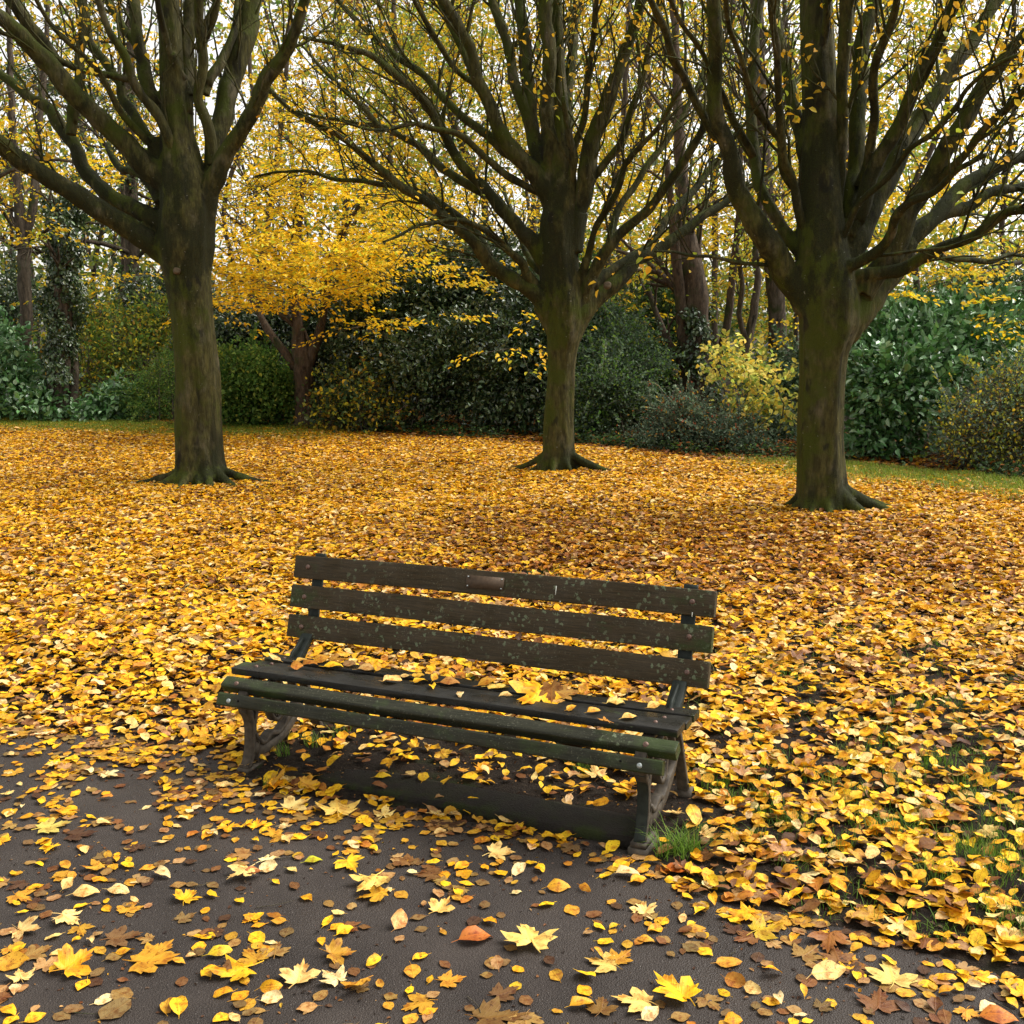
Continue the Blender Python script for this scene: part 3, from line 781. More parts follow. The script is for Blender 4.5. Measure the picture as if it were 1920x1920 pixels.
BL = [
 (515, 1239, 'oval', 30, 150, CREAM, 'pale yellow leaf nearest the bench seat end beside the iron post', .2, .3),
 (568, 1241, 'oval', 26, 0, (.82, .52, .10), 'small pale gold leaf lying in a gap between the rear seat slats', .1, 0),
 (581, 1252, 'oval', 32, -20, ORG, 'broad orange leaf curled up on the wide seat slat', .3, .2),
 (557, 1254, 'oval', 22, 10, (.60, .26, .03), 'thin orange sliver of leaf beside the broad orange leaf', .8, 0),
 (603, 1243, 'oval', 32, 20, (.62, .30, .02), 'golden brown leaf upright on the rear seat slats', .5, .2),
 (632, 1242, 'maple', 38, 10, (.50, .25, .03), 'crumpled brown gold leaf on the rear seat slats', .3, .1),
 (625, 1252, 'oval', 36, 0, YEL, 'yellow leaf spread below the crumpled brown gold leaf', .1, 0),
 (656, 1249, 'oval', 30, -30, TAN, 'pale tan curly leaf on the rear seat slats', .5, 0),
 (689, 1259, 'oval', 38, -15, (.62, .38, .12), 'long tan leaf across the gap of the seat slats', .2, 0),
 (707, 1258, 'oval', 22, 80, (.84, .48, .02), 'small golden leaf standing upright on the long tan leaf', .8, .7),
 (736, 1278, 'oval', 34, 15, (.80, .50, .15), 'pale gold narrow leaf with a thin stalk on the wide seat slat', .1, 0),
 (762, 1270, 'oval', 22, 10, CREAM, 'small cream leaf touching the tip of the narrow pale leaf', .1, 0),
 (784, 1268, 'oval', 24, -10, (.82, .48, .05), 'little gold leaf behind the smooth yellow oval leaf', .2, 0),
 (789, 1279, 'oval', 28, 5, (.84, .50, .02), 'smooth yellow oval leaf on the wide seat slat', .1, 0),
 (811, 1290, 'oval', 24, -80, (.86, .54, .02), 'round bright yellow leaf with a tip at the seat slat edge', .05, .1),
 (815, 1277, 'oval', 18, 60, (.80, .44, .02), 'tiny upright gold leaf above the round bright yellow leaf', .5, .6),
 (844, 1282, 'oval', 36, -5, (.46, .22, .05), 'tan brown curled leaf with a thin dark stalk', .3, 0),
 (863, 1304, 'oval', 26, -85, PALE, 'round cream leaf with a pointed tip on the wide seat slat', .05, .05),
 (915, 1286, 'oval', 38, 10, (.56, .28, .02), 'golden brown rounded leaf behind a long pale leaf', .2, .2),
 (935, 1291, 'oval', 42, -10, (.84, .60, .12), 'long pale yellow leaf in front of the golden brown leaf', .1, 0),
 (951, 1308, 'oval', 30, 0, CREAM, 'cream leaf tucked beside the big maple leaf on the seat', .1, 0),
 (1000, 1316, 'maple', 112, 240, (.84, .48, .012), 'big yellow maple leaf lying across the bench seat', -.25, -.28),
 (1034, 1330, 'maple', 54, 275, (.42, .20, .045), 'folded brown leaf hanging over the seat edge from the big maple leaf', .5, -.8),
 (1064, 1304, 'mapflat', 60, 10, (.46, .25, .05), 'ragged tan brown maple leaf behind the big yellow maple leaf', .2, 0),
 (1048, 1328, 'oval', 22, 0, (.58, .32, .07), 'little tan leaf right beside the hanging brown leaf', .1, 0),
 (1072, 1331, 'oval', 22, 30, (.78, .42, .03), 'small curled gold leaf near the seat slat edge', .3, .2),
 (1114, 1336, 'oval', 26, 15, (.70, .38, .04), 'small gold leaf with an upturned tip on the seat', .4, 0),
 (1155, 1321, 'oval', 34, 0, (.84, .62, .18), 'pair like pale yellow leaf on the gap of the rear slats', .1, 0),
 (1181, 1347, 'oval', 32, 20, (.82, .56, .16), 'pale wavy leaf on the wide slat close to its bolt', .1, 0),
 (1132, 1357, 'maple', 32, 170, (.54, .25, .03), 'orange brown ragged leaf caught between the front slats', .2, .3),
 (1226, 1325, 'oval', 28, 30, (.80, .54, .13), 'cream yellow folded leaf near the back post', .4, .1),
]
for i_, (px, py, kind, wpx, hd, colr, lab, tx, ty) in enumerate(BL):
    z = .405
    p = on_z(px, py, z); d = (p - CAM) @ fw0
    loc = BM.inverted() @ Vector(p)
    zl =   .4095 if loc.y < .165 else .392
    if loc.y < .06: zl = .396
    p = on_z(px, py, (BM @ Vector((loc.x, loc.y, zl))).z)
    size = wpx / FOC * d * (1.08 if not kind.startswith('map') else 1.05)
    put_leaf(kind, i_ + 3, (p[0], p[1], p[2] + .002 + lift(kind, size, tx, ty) * .7 + (.02 if 'hanging' in lab else 0)), R(hd), size, jitc(colr, .05), lab, None, tx, -ty, rest=None if 'hanging' in lab or 'ragged leaf caught' in lab else p[2] + .0015)

# ------------------------------------------------------------------ leaf litter
def sample_area(n, y0, y1, pad=1.2):
    # uniform over the wedge that the camera, or one a step aside, could see
    u = rng.random(n * 2); y = np.sqrt(y0 ** 2 + u * (y1 ** 2 - y0 ** 2)); x = rng.uniform(-1, 1, n * 2) * (.50 * y + pad)
    return x, y
def wedge_area(y0, y1, pad): return .5 * (y1 ** 2 - y0 ** 2) + 2 * pad * (y1 - y0)
PMAX = 2200.
A = wedge_area(2.3, 24, 1.3); ntot = int(A * PMAX / 2 * 1.0)
x, y = sample_area(ntot, 2.3, 24, 1.3)
sd = y - y_edge(x); sb = y_bed(x) - y          # >0 : on the lawn side of each edge
bl = fbm(x, y, 2.2, 31); bl2 = fbm(x, y, 9., 32)
kx, ky = to_px(np.array([0, 9, 0.]))           # (unused, keeps the helper warm)
lawn = 1650 + 0 * x
# bare muddy ground beside and right of the bench
mud = ss(.9, 1.6, x) * ss(6.6, 4.9, y)
lawn = lawn * (1 - .50 * mud * ss(-.1, .8, bl2)) * (1 - .10 * mud)
near = ss(6.5, 4.6, y)
lawn = lawn * (1 - .20 * near) * (1 - .25 * near * ss(.2, .8, bl2))
# under the bench
c_, s_ = math.cos(-YAW), math.sin(-YAW)
lx = (x - BX) * c_ - (y - BY) * s_; ly = (x - BX) * s_ + (y - BY) * c_
ub = (np.abs(lx) < .80) & (ly > -.02) & (ly < .27)
lawn = np.where(ub, 95. + 260 * ss(.12, .27, ly), lawn)
lawn = np.where((np.abs(lx) < .85) & (ly > .27) & (ly < .6), 420., lawn)
lawn = np.where((lx > .80) & (lx < 1.0) & (ly > -.05) & (ly < .45), 120., lawn)
# grass strips along the bed
strip = np.where(x > 2.2, ss(2.0, .5, sb) * ss(2.6, 4.0, x), 0) + np.where(x < -3.2, ss(2.2, .8, sb) * ss(-2.2, -3.8, x), 0)
lawn = lawn * (1 - .72 * np.clip(strip, 0, 1) * ss(-.9, .3, bl2 + .25))
bed = 500 + 260 * bl2
dens = np.where(sb > 0, lawn, np.clip(bed, 120, 900) * ss(-6, -1, sb))
pth = 190 + 900 * np.exp(-((-sd) / .15)) + 420 * ss(.2, 1.1, bl2) + 70 * ss(0, 1, bl)
pth = pth * (1 + .9 * ss(.7, 1.4, x)) * (1 + 1.3 * ss(-.7, -1.3, x) * ss(3.7, 4.3, y) * ss(-.6, .4, bl2))
dens = np.where(sd < .0, pth, dens)
keep = rng.random(len(x)) < dens / PMAX
x, y, sd, sb, bl, bl2 = [v[keep] for v in (x, y, sd, sb, bl, bl2)]
n = len(x); onpath = sd < 0
z = np.where(onpath, 0., gz(x, y))
dist = np.hypot(x, y)
sc = np.where(onpath, rng.uniform(.030, .057, n), rng.uniform(.038, .068, n)) * np.where(rng.random(n) < .12, 1.2, 1.)
head = rng.uniform(0, 2 * math.pi, n)
tl = np.where(onpath, rng.normal(0, .10, n), rng.normal(0, .20, n)); tl2 = np.where(onpath, rng.normal(0, .10, n), rng.normal(0, .23, n))
D = np.stack([np.cos(head) * np.cos(tl), np.sin(head) * np.cos(tl), np.sin(tl)], 1)
Nn = np.stack([rng.normal(0, .1, n) + tl2 * -np.sin(head), tl2 * np.cos(head), np.ones(n)], 1)
lay = rng.random(n)
z0_ = z + .001 + lay * .022 * np.clip(ss(0, .5, sd), .2, 1)
z = z + .004 + np.where(onpath, lay * .004, lay * .020 * np.clip(ss(0, .5, sd), .3, 1)) + sc * .45 * np.abs(np.sin(tl)) * .6
P = np.stack([x, y, z], 1) - D * sc[:, None] * .5
rust = ss(-2., .2, x) * ss(4.6, 2.4, x) * ss(6.2, 7.4, y) * ss(10.6, 9.0, y)
warm = ss(-1.2, 1.2, bl + .35 * rng.normal(size=n) + .35 - 2.4 * rust)
cA = pal(n, [YEL, YEL2, CREAM, PALE, OCH, ORG, TAN, BRN], [36, 26, 13, 5, 10, 3, 4, 4])
cB = pal(n, [YEL, YEL2, CREAM, PALE, OCH, ORG, TAN, BRN, DBRN], [24, 22, 9, 3, 16, 8, 7, 9, 3])
tint = np.where((rng.random(n) < warm)[:, None], cA, cB)
bedc = pal(n, [OCH, ORG, BRN, TAN, YEL2, (.34, .12, .02)], [12, 24, 30, 12, 6, 20])
tint = np.where((sb < .0 + .35 * rng.random(n))[:, None], bedc, tint)
rs = (rng.random(n) < .55 * rust) & ~onpath
tint = np.where(rs[:, None], pal(n, [OCH, ORG, BRN, TAN, (.34, .13, .02)], [14, 24, 24, 8, 20]), tint)
# lower layers have lain longer: they are the brown ones
old = (lay < .33) & ~onpath & (rng.random(n) < .42)
tint = np.where(old[:, None], pal(n, [BRN, OCH, TAN, DBRN, ORG], [30, 18, 16, 14, 14]), tint)
flatl = onpath & (rng.random(n) < .58)
tint = np.where(flatl[:, None], pal(n, [OCH, (.32, .19, .05), (.20, .12, .04), TAN, BRN, DBRN, YEL2], [20, 18, 16, 10, 14, 8, 8]), tint)
D[flatl, 2] = 0; Nn[flatl] = (0, 0, 1); P[flatl, 2] = .003 + .003 * lay[flatl]
maple = rng.random(n) < np.where(onpath, .14, np.where(dist < 7, .045, .02))
sc = np.where(maple, rng.uniform(.055, .110, n), sc)
mf = maple & onpath & (rng.random(n) < .4); flatl = flatl | mf; D[mf, 2] = 0; Nn[mf] = (0, 0, 1)
tint = np.where(mf[:, None], pal(n, [OCH, (.32, .19, .05), TAN, BRN, DBRN, YEL2], [24, 18, 10, 20, 8, 12]), tint)
tint = np.where((maple & ~onpath)[:, None], pal(n, [YEL2, OCH, CREAM, TAN, BRN], [20, 20, 18, 16, 8]), tint)
# the largest-looking ones on the open path become objects of their own
upx, upy = to_px(np.stack([x, y, z], 1))
inf = (upx > -10) & (upx < 1930) & (upy < 1925) & (sd < -.12) & (dist < 4.2)
notep = np.array([on_z(q[0], q[1])[:2] for q in NOTES]); 
dmin = np.min(np.hypot(x[:, None] * inf[:, None] - notep[None, :, 0], y[:, None] - notep[None, :, 1]), axis=1)
cand = np.where(inf)[0]
clash = (dmin < .055) & inf
cand = cand[~clash[cand]]
order = np.argsort(-(sc[cand] / dist[cand]))
NIND = 296 - len(NOTES) - len(BL)
ind = cand[order[:NIND]]
isind = np.zeros(n, bool); isind[ind] = True
drop = isind | clash
def cname(c):
    c = np.array(c); L = c.max()
    ref = {'vivid yellow': YEL, 'golden yellow': YEL2, 'cream': CREAM, 'pale cream': PALE, 'ochre': OCH, 'orange': ORG, 'tan': TAN, 'brown': BRN, 'dark brown': DBRN, 'dull olive brown': (.32, .19, .05)}
    return min(ref, key=lambda k: np.abs(np.array(ref[k]) ** .45 - c ** .45).sum())
for q, i_ in enumerate(ind):
    kind = ('mapflat' if flatl[i_] else 'maple') if maple[i_] else ('flat' if flatl[i_] else 'ovalp' if rng.random() < .7 else 'oval')
    cn = cname(tint[i_]); big = 'small' if sc[i_] < (.054 if not maple[i_] else .10) else 'large' if sc[i_] > (.068 if not maple[i_] else .12) else 'medium'
    lay_w = 'flat on' if flatl[i_] else 'curled up on'
    zone = 'the wet path beside the leafy verge' if sd[i_] > -.45 else 'the bare wet tarmac path'
    sh = 'lobed maple' if maple[i_] else 'oval'
    lab = f'{big} {cn} {sh} leaf {lay_w} {zone}'
    put_leaf(kind, int(rng.integers(0, 12)), (x[i_], y[i_], .004 + (.0015 if flatl[i_] else .010) + .0005 * (q % 6)), float(head[i_]), float(sc[i_]), tuple(float(v) for v in tint[i_]), lab,
             lab.replace(' leaf ', ' leaves '), 0 if flatl[i_] else float(rng.normal(0, .22)), 0 if flatl[i_] else float(rng.normal(0, .12)), rest=.0015 + .0006 * (q % 6))
K = ~drop
dd = K & (dist < 7.5)
tm = OVAL + FLAT + MAPLE + MAPFLAT + OVALP
ti = np.where(maple, np.where(flatl, 23 + rng.integers(0, 4, n), 17 + rng.integers(0, 6, n)), np.where(flatl, 12 + rng.integers(0, 5, n), rng.integers(0, 12, n)))
ti = np.where(~maple & ~flatl & (rng.random(n) < np.where(onpath, .75, .5)), 27 + rng.integers(0, 9, n), ti)
o = leaves('leaf_litter', tm, P[dd], D[dd], Nn[dd], sc[dd], ti[dd], tint[dd], MAT['litter'], ground=np.where(onpath, .0015 + lay * .006, z0_)[dd]); tag(o, kind='stuff')
dd = K & (dist >= 7.5)
o = leaves('far_leaf_litter', LOW, P[dd], D[dd], Nn[dd], sc[dd] * 1.08, rng.integers(0, 6, dd.sum()), tint[dd], MAT['litter']); tag(o, kind='stuff')
print('litter', n, 'individual', len(ind))

# crumbs of leaf and soil
n_ = 16000; cx_ = rng.uniform(-2.4, 3.0, n_); cy_ = rng.uniform(2.3, 6.2, n_)
cs = fbm(cx_, cy_, 5., 44); kp = rng.random(n_) < np.where(cy_ < y_edge(cx_), .16 + .5 * np.exp(-(y_edge(cx_) - cy_) / .25) + .25 * (cs > .6), 1.); cx_, cy_ = cx_[kp], cy_[kp]; m = len(cx_)
cz = np.maximum(gz(cx_, cy_), 0) + .0015; N_ = rng.normal(0, .3, (m, 3)); N_[:, 2] += 1; D_ = unit(rng.normal(size=(m, 3)) * (1, 1, .2))
o = leaves('leaf_crumbs', LOW, np.stack([cx_, cy_, cz], 1), D_, N_, rng.uniform(.005, .017, m), rng.integers(0, 6, m), pal(m, [BRN, DBRN, TAN, OCH, (.03, .02, .015), (.10, .07, .05)], [4, 4, 2, 1.5, 4, 2]), MAT['litter'], ground=np.maximum(gz(cx_, cy_), 0) + .0006); tag(o, kind='stuff')
# thin fallen twigs and stalks on the path
TW = [(1560, 1600 - 0, 0)]
for q, (px0, py0, px1, py1) in enumerate([(480, 1702, 552, 1688), (1368, 1791, 1375, 1774), (876, 1868, 901, 1899), (1862, 1878, 1905, 1905), (520, 1612, 572, 1598), (360, 1664, 395, 1652), (135, 1898, 190, 1901)]):
    a, c = on_z(px0, py0, .004), on_z(px1, py1, .006); m = (a + c) / 2 + np.array([.01, -.008, .003])
    b = Buf(); P_, R_ = resample([a, m, c], [.0016, .0014, .0008], .02); b.tube(P_, R_, 5)
    o = b.build('fallen_twig', MAT['bark3'])
    tag(o, ['thin dark twig among brown leaves on the path', 'short pale twig standing out on open tarmac', 'thin straight brown stalk beside broad brown maple leaf', 'long dark stalk near the bottom corner of the path', 'curved twig beside the lime green leaf', 'brown twig under golden leaves on the path', 'thin dark twig by the rotted brown leaf'][q], 'twig')

# ------------------------------------------------------------------ grass
def blades(cx, cy, n, rad, h0, h1, w=.003, lean=.5):
    a = rng.uniform(0, 2 * math.pi, n); q = rad * np.sqrt(rng.random(n))
    x = cx + q * np.cos(a); y = cy + q * np.sin(a); z = gz(x, y) - .004
    h = rng.uniform(h0, h1, n); th = rng.uniform(0, 2 * math.pi, n); ln = h * rng.uniform(.1, lean * 2, n)
    return x, y, z, h, th, ln, np.full(n, w)
def grass_mesh(name, B, cols, wts):
    x, y, z, h, th, ln, w = [np.concatenate([b_[i] for b_ in B]) for i in range(7)]; n = len(x)
    dx, dy = np.cos(th), np.sin(th); sx, sy = -dy * w / 2, dx * w / 2
    V = np.empty((n, 7, 3))
    for j, (f, g, wd) in enumerate(((0, 0, 1), (.5, .25, .85), (.85, .65, .5))):
        V[:, j * 2] = np.stack([x + dx * ln * g + sx * wd, y + dy * ln * g + sy * wd, z + h * f], 1)
        V[:, j * 2 + 1] = np.stack([x + dx * ln * g - sx * wd, y + dy * ln * g - sy * wd, z + h * f], 1)
    V[:, 6] = np.stack([x + dx * ln, y + dy * ln, z + h * .95], 1)
    tf = np.array([0, 1, 3, 2, 2, 3, 5, 4, 4, 5, 6]); ts_ = np.array([0, 4, 8])
    FF = (np.arange(n)[:, None] * 7 + tf).ravel(); SS = (np.arange(n)[:, None] * 11 + ts_).ravel()
    tint = np.repeat(pal(n, cols, wts), 3, axis=0)
    return mk(name, V.reshape(-1, 3), FF, SS, MAT['leaf'], tint=tint)
GC = [(.11, .22, .02), (.17, .28, .035), (.07, .14, .015), (.26, .27, .07)]
p = on_z(1268, 1602); B = []
for k_ in range(9):
    qx, qy = p[0] + random.uniform(-.055, .07), p[1] + random.uniform(-.04, .05)
    B.append(blades(qx, qy, 24, .024, .03, .105, .0027, 1.0))
o = grass_mesh('grass_tuft', B, GC, [4, 3, 2, .6]); tag(o, 'bright green tuft of long grass at the foot of the iron bench leg', 'grass tuft')
B = []
for (px, py, n_, rad) in [(1400, 1575, 40, .06), (1450, 1530, 60, .07), (1490, 1545, 60, .06), (1680, 1560, 120, .10), (1640, 1555, 80, .08), (1700, 1470, 80, .08), (1750, 1440, 80, .07), (1840, 1485, 120, .1),
     (1820, 1590, 160, .11), (1880, 1610, 160, .12), (1850, 1640, 120, .1), (1750, 1655, 90, .07), (1880, 1720, 90, .08), (1910, 1745, 70, .07), (1570, 1590, 60, .06), (1600, 1420, 60, .08), (1650, 1400, 60, .08),
     (1340, 1470, 50, .05), (1355, 1500, 40, .05), (1420, 1490, 50, .06), (530, 1420, 30, .03), (590, 1400, 40, .04), (1110, 1440, 60, .05), (1090, 1435, 40, .05), (510, 1195, 50, .06), (530, 1180, 50, .06), (500, 1475, 16, .02), (1480, 1270, 60, .08), (1560, 1180, 60, .1),
     (1760, 1330, 70, .1), (1680, 1330, 50, .1), (1900, 1560, 90, .1), (230, 1150, 40, .1), (445, 1130, 30, .08), (640, 1385, 30, .04), (1600, 1500, 60, .07), (1540, 1470, 50, .06), (1740, 1530, 80, .08)]:
    q = on_z(px, py, .01); B.append(blades(q[0], q[1], int(n_ * 1.6), rad * 1.15, .018, .062, .0024))
for _ in range(260):
    gx_, gy_ = random.uniform(.75, 3.4), random.uniform(2.9, 6.2)
    if gy_ > float(y_edge(gx_)) + .04: B.append(blades(gx_, gy_, random.randint(20, 60), random.uniform(.04, .13), .012, .045, .0022, .9))
for _ in range(90):
    gx_, gy_ = random.uniform(-3.5, .8), random.uniform(4.8, 8.5)
    if gy_ > float(y_edge(gx_)) + .1: B.append(blades(gx_, gy_, random.randint(15, 40), random.uniform(.03, .09), .02, .05, .0024, .8))
o = grass_mesh('grass', B, GC, [4, 3, 3, 1]); tag(o, kind='stuff')
# verge strips along the bed
n_ = 60000; xx = rng.uniform(1.8, 8.5, n_); off = rng.uniform(0, 2.6, n_) ** 1.15; yy = y_bed(xx) - off + .15
kp = (rng.random(n_) < ss(2.2, 4.2, xx) * ss(2.3, .7, off)); B1 = (xx[kp], yy[kp])
xx = rng.uniform(-12, -2.2, 46000); off = rng.uniform(0, 2.2, 46000); yy = y_bed(xx) - off + .2
kp = rng.random(46000) < ss(-2.0, -4.5, xx) * ss(2.2, .9, off); xx = np.concatenate([B1[0], xx[kp]]); yy = np.concatenate([B1[1], yy[kp]])
n_ = len(xx); h = rng.uniform(.04, .085, n_)
o = grass_mesh('verge_grass', [(xx, yy, gz(xx, yy), h, rng.uniform(0, 6.28, n_), h * rng.uniform(.1, 1.1, n_), np.full(n_, .006))], [(.19, .28, .028), (.26, .32, .04), (.12, .19, .02), (.30, .28, .05)], [3, 3, 2, 1]); tag(o, kind='stuff')
# ------------------------------------------------------------------ trees
def bmesh_remesh(b, voxel, smooth_it=6):
    """join overlapping tubes into one skin"""
    o = b.build('tmp', None, None, smooth=True)
    md = o.modifiers.new('r', 'REMESH'); md.mode = 'VOXEL'; md.voxel_size = voxel
    md2 = o.modifiers.new('s', 'SMOOTH'); md2.iterations = smooth_it; md2.factor = .5
    dg = bpy.context.evaluated_depsgraph_get(); me = bpy.data.meshes.new_from_object(o.evaluated_get(dg))
    old = o.data; bpy.data.objects.remove(o); bpy.data.meshes.remove(old)
    return me

def pts3(L, Y, dmax=0., sgn=1., pw=1.3):
    """traced limb: (px, py, r) -> points at depth Y, going sgn*dmax nearer/farther towards the tip"""
    P = []; Rr = []
    n = len(L); d = [0.]
    for i in range(1, n): d.append(d[-1] + math.hypot(L[i][0] - L[i - 1][0], L[i][1] - L[i - 1][1]))
    for i, (px, py, r) in enumerate(L):
        yy = Y + sgn * dmax * (d[i] / d[-1]) ** pw
        P.append(at_y(px, py, yy)); Rr.append(max(.003, r / FOC * yy))
    return np.array(P), np.array(Rr)

def rand_dir(t, ang, az, up=.0):
    a = np.array([0, 0, 1.]) if abs(t[2]) < .9 else np.array([1., 0, 0])
    u = unit(np.cross(a, t)); v = np.cross(t, u)
    d = t * math.cos(ang) + (u * math.cos(az) + v * math.sin(az)) * math.sin(ang)
    d[2] += up; return unit(d)

def shoot(b, p, d, L, r, lvl, tips, up=.15, k=4, wig=.13, nb=(3, 5), ang=(.45, .95), shrink=.55, seg=None, leafy=1):
    """a branch with its side shoots; tips collects (point, direction, level) along the finest ones"""
    n = seg or (6 if lvl > 0 else 4); P = [p]; dd = d.copy(); dirs = [d]
    for i in range(n):
        dd = unit(dd + rng.normal(0, wig, 3) + np.array([0, 0, up * .35]))
        P.append(P[-1] + dd * L / n); dirs.append(dd)
    Rr = np.linspace(r, max(r * .28, .0016), n + 1)
    b.tube(P, Rr, k if r > .01 else 3)
    if lvl > 0:
        for _ in range(random.randint(*nb)):
            t = random.uniform(.25, 1.0); i = min(n - 1, int(t * n)); q = P[i] + (P[i + 1] - P[i]) * (t * n - i if t < 1 else 1)
            shoot(b, q, rand_dir(dirs[i], random.uniform(*ang), random.uniform(0, 6.28), up), L * random.uniform(shrink * .7, shrink * 1.2), r * .5, lvl - 1, tips, up, k, wig, nb, ang, shrink, None, leafy)
    if lvl <= leafy:
        for i in range(1, n + 1): tips.append((P[i], dirs[i], lvl))

def tips_leaves(name, tips, per, size, cols, wts, mat, parent, spread=.06, droop=.25, tm=None, keep=1., kind=None, flat=.6):
    if not tips: return None
    P0 = np.array([t[0] for t in tips]); D0 = np.array([t[1] for t in tips])
    n = int(len(tips) * per); i = rng.integers(0, len(tips), n)
    P = P0[i] + rng.normal(0, spread, (n, 3)); D = unit(D0[i] * .5 + rng.normal(0, .8, (n, 3))); D[:, 2] -= droop; D = unit(D)
    Nn = rng.normal(0, flat, (n, 3)); Nn[:, 2] += 1
    tm = tm or LOW
    o = leaves(name, tm, P, D, Nn, rng.uniform(size[0], size[1], n), rng.integers(0, len(tm), n), pal(n, cols, wts), mat, parent, uv=False)
    if kind: o['kind'] = kind
    return o

def big_tree(base, trunk, limbs, label, cat, Yb, seed, side_n, leafcfg, roots, spots=(), voxel=.016):
    global rng
    rng = np.random.default_rng(seed); random.seed(seed)
    e = empty('hornbeam_tree', tuple(base)); tag(e, label, cat)
    inv = Matrix.Translation(base).inverted()
    b = Buf()
    P, Rr = pts3(trunk, Yb); P2, R2 = resample(P, Rr, .06)
    # fluted trunk
    K = 28; rows = []; ph = rng.uniform(0, 6.28, 6)
    T = np.gradient(P2, axis=0); an = np.arange(K) * 2 * math.pi / K
    for i, (p, r) in enumerate(zip(P2, R2)):
        hgt = p[2] - base[2]
        fl = .05 + .16 * math.exp(-max(hgt, 0) / .16)
        w = 1 + fl * (np.sin(an * 5 + ph[0]) * .55 + np.sin(an * 3 + ph[1] + hgt * .5) * .5) + .035 * np.sin(an * 9 + ph[2] + hgt) + .03 * np.sin(hgt * 3.3 + ph[3] + an)
        rows.append(np.stack([p[0] + np.cos(an) * r * w, p[1] + np.sin(an) * r * w, np.full(K, p[2])], 1))
    V = np.concatenate(rows); n = len(P2)
    Fq = [(i * K + j, i * K + (j + 1) % K, (i + 1) * K + (j + 1) % K, (i + 1) * K + j) for i in range(n - 1) for j in range(K)]
    Fq += [tuple(reversed(range(K))), tuple((n - 1) * K + j for j in range(K))]
    b.add(V, Fq)
    for (a, L, r0) in roots:
        a = R(a); q = []
        for t in np.linspace(0, 1, 7):
            rad = .10 + L * t; x = base[0] + math.cos(a + .25 * t * math.sin(seed + a * 3)) * rad; y = base[1] + math.sin(a + .25 * t * math.sin(seed + a * 3)) * rad
            q.append((x, y, max(.20 * (1 - t) ** 3, 0) + .022 + r0 * .5 * (1 - t) - .062 * t))
        Pq, Rq = resample(q, [r0 * (1.1 - .62 * t) for t in np.linspace(0, 1, 7)], .05); b.tube(Pq, Rq, 8, True)
    LL = []
    for (pts, dd, sg) in limbs:
        Pl, Rl = pts3(pts, Yb, dd, sg); Pl, Rl = resample(Pl, Rl, .07); LL.append((Pl, Rl))
        if Rl[0] > .045:
            ln = np.cumsum(np.linalg.norm(np.diff(Pl, axis=0), axis=1)); m = max(3, int(np.searchsorted(ln, .55)))
            # swell where the limb leaves the stem
            sw = 1 + .28 * np.exp(-np.arange(m) / 3.)
            b.tube(Pl[:m], Rl[:m] * sw, 12, True)
    me = bmesh_remesh(b, voxel)
    n = len(me.vertices); co_ = np.empty(n * 3, dtype=np.float32); me.vertices.foreach_get('co', co_); co_ = co_.reshape(-1, 3)
    no = np.empty(n * 3, dtype=np.float32); me.vertices.foreach_get('normal', no); no = no.reshape(-1, 3)
    x, y, z = co_.T
    r8 = np.random.default_rng(seed + 1); dsp = np.zeros(n)
    for f, fz, amp in ((7, 2.0, .009), (14, 3.5, .006), (30, 6, .0035), (60, 9, .0018)):
        for _ in range(4):
            v = r8.normal(size=3); v /= np.linalg.norm(v); dsp += amp * .6 * np.sin(f * (v[0] * x + v[1] * y) + fz * v[2] * z + r8.uniform(0, 6.28))
    co_ = co_ + no * dsp[:, None]
    co_ -= np.array(base)
    me.vertices.foreach_set('co', co_.astype(np.float32).ravel())
    me.polygons.foreach_set('use_smooth', np.ones(len(me.polygons), dtype=bool)); me.materials.clear(); me.materials.append(MAT['bark']); me.update()
    tr = bpy.data.objects.new('trunk', me); COL.objects.link(tr); tr.parent = e
    tips = []
    for (Pl, Rl), (pts, dd, sg) in zip(LL, limbs):
        bb = Buf(); off = np.array(base)
        wv = .22 * Rl * np.sin(np.arange(len(Rl)) * .9 + seed); wv[0] = 0
        s0 = 2 if Rl[0] > .045 else 0
        bb.tube(Pl[s0:] - off + (np.stack([wv * .3, wv * .3, wv * 0], 1) + (lambda nn, q: np.stack([.011 * np.sin(nn * .55 + q), .011 * np.cos(nn * .47 + 2 * q), .008 * np.sin(nn * .8 + q)], 1) * np.minimum(nn / 6, 1)[:, None])(np.arange(len(Rl)), float(rng.uniform(0, 6))))[s0:], Rl[s0:] * (1 + .05 * np.sin(np.arange(len(Rl)) * 1.7))[s0:], 10 if Rl[0] > .03 else 7, True, wob=.03)
        ln = np.concatenate([[0], np.cumsum(np.linalg.norm(np.diff(Pl, axis=0), axis=1))]); tot = ln[-1]
        T = unit(np.gradient(Pl, axis=0))
        for _ in range(int(tot * side_n)):
            s = random.uniform(.18, 1.) ** .8 * tot; i = min(len(Pl) - 2, int(np.searchsorted(ln, s)))
            if Pl[i][2] > 6.3: continue
            d = rand_dir(T[i], random.uniform(.35, .9), random.uniform(0, 6.28), .22)
            r = min(.016, Rl[i] * .45)
            shoot(bb, Pl[i] - off, d, random.uniform(.45, 1.25), r, 1, tips, .15, nb=(2, 4))
        o = bb.build('branch', MAT['bark'], e)
    # twigs leave leaves only here and there
    if leafcfg:
        per, size, cols, wts, cond = leafcfg
        offb = np.array(base)
        tt = [t for t in tips if cond(t[0] + offb)]
        print(label, 'tips', len(tips), len(tt))
        cl = fbm(np.array([t[0][0] for t in tt]), np.array([t[0][2] for t in tt]), 2.6, seed)
        tt = [t for t, c in zip(tt, cl) if c > -.1]
        tips_leaves('crown', tt, per, size, cols, wts, MAT['leaf'], e, .045, .35)
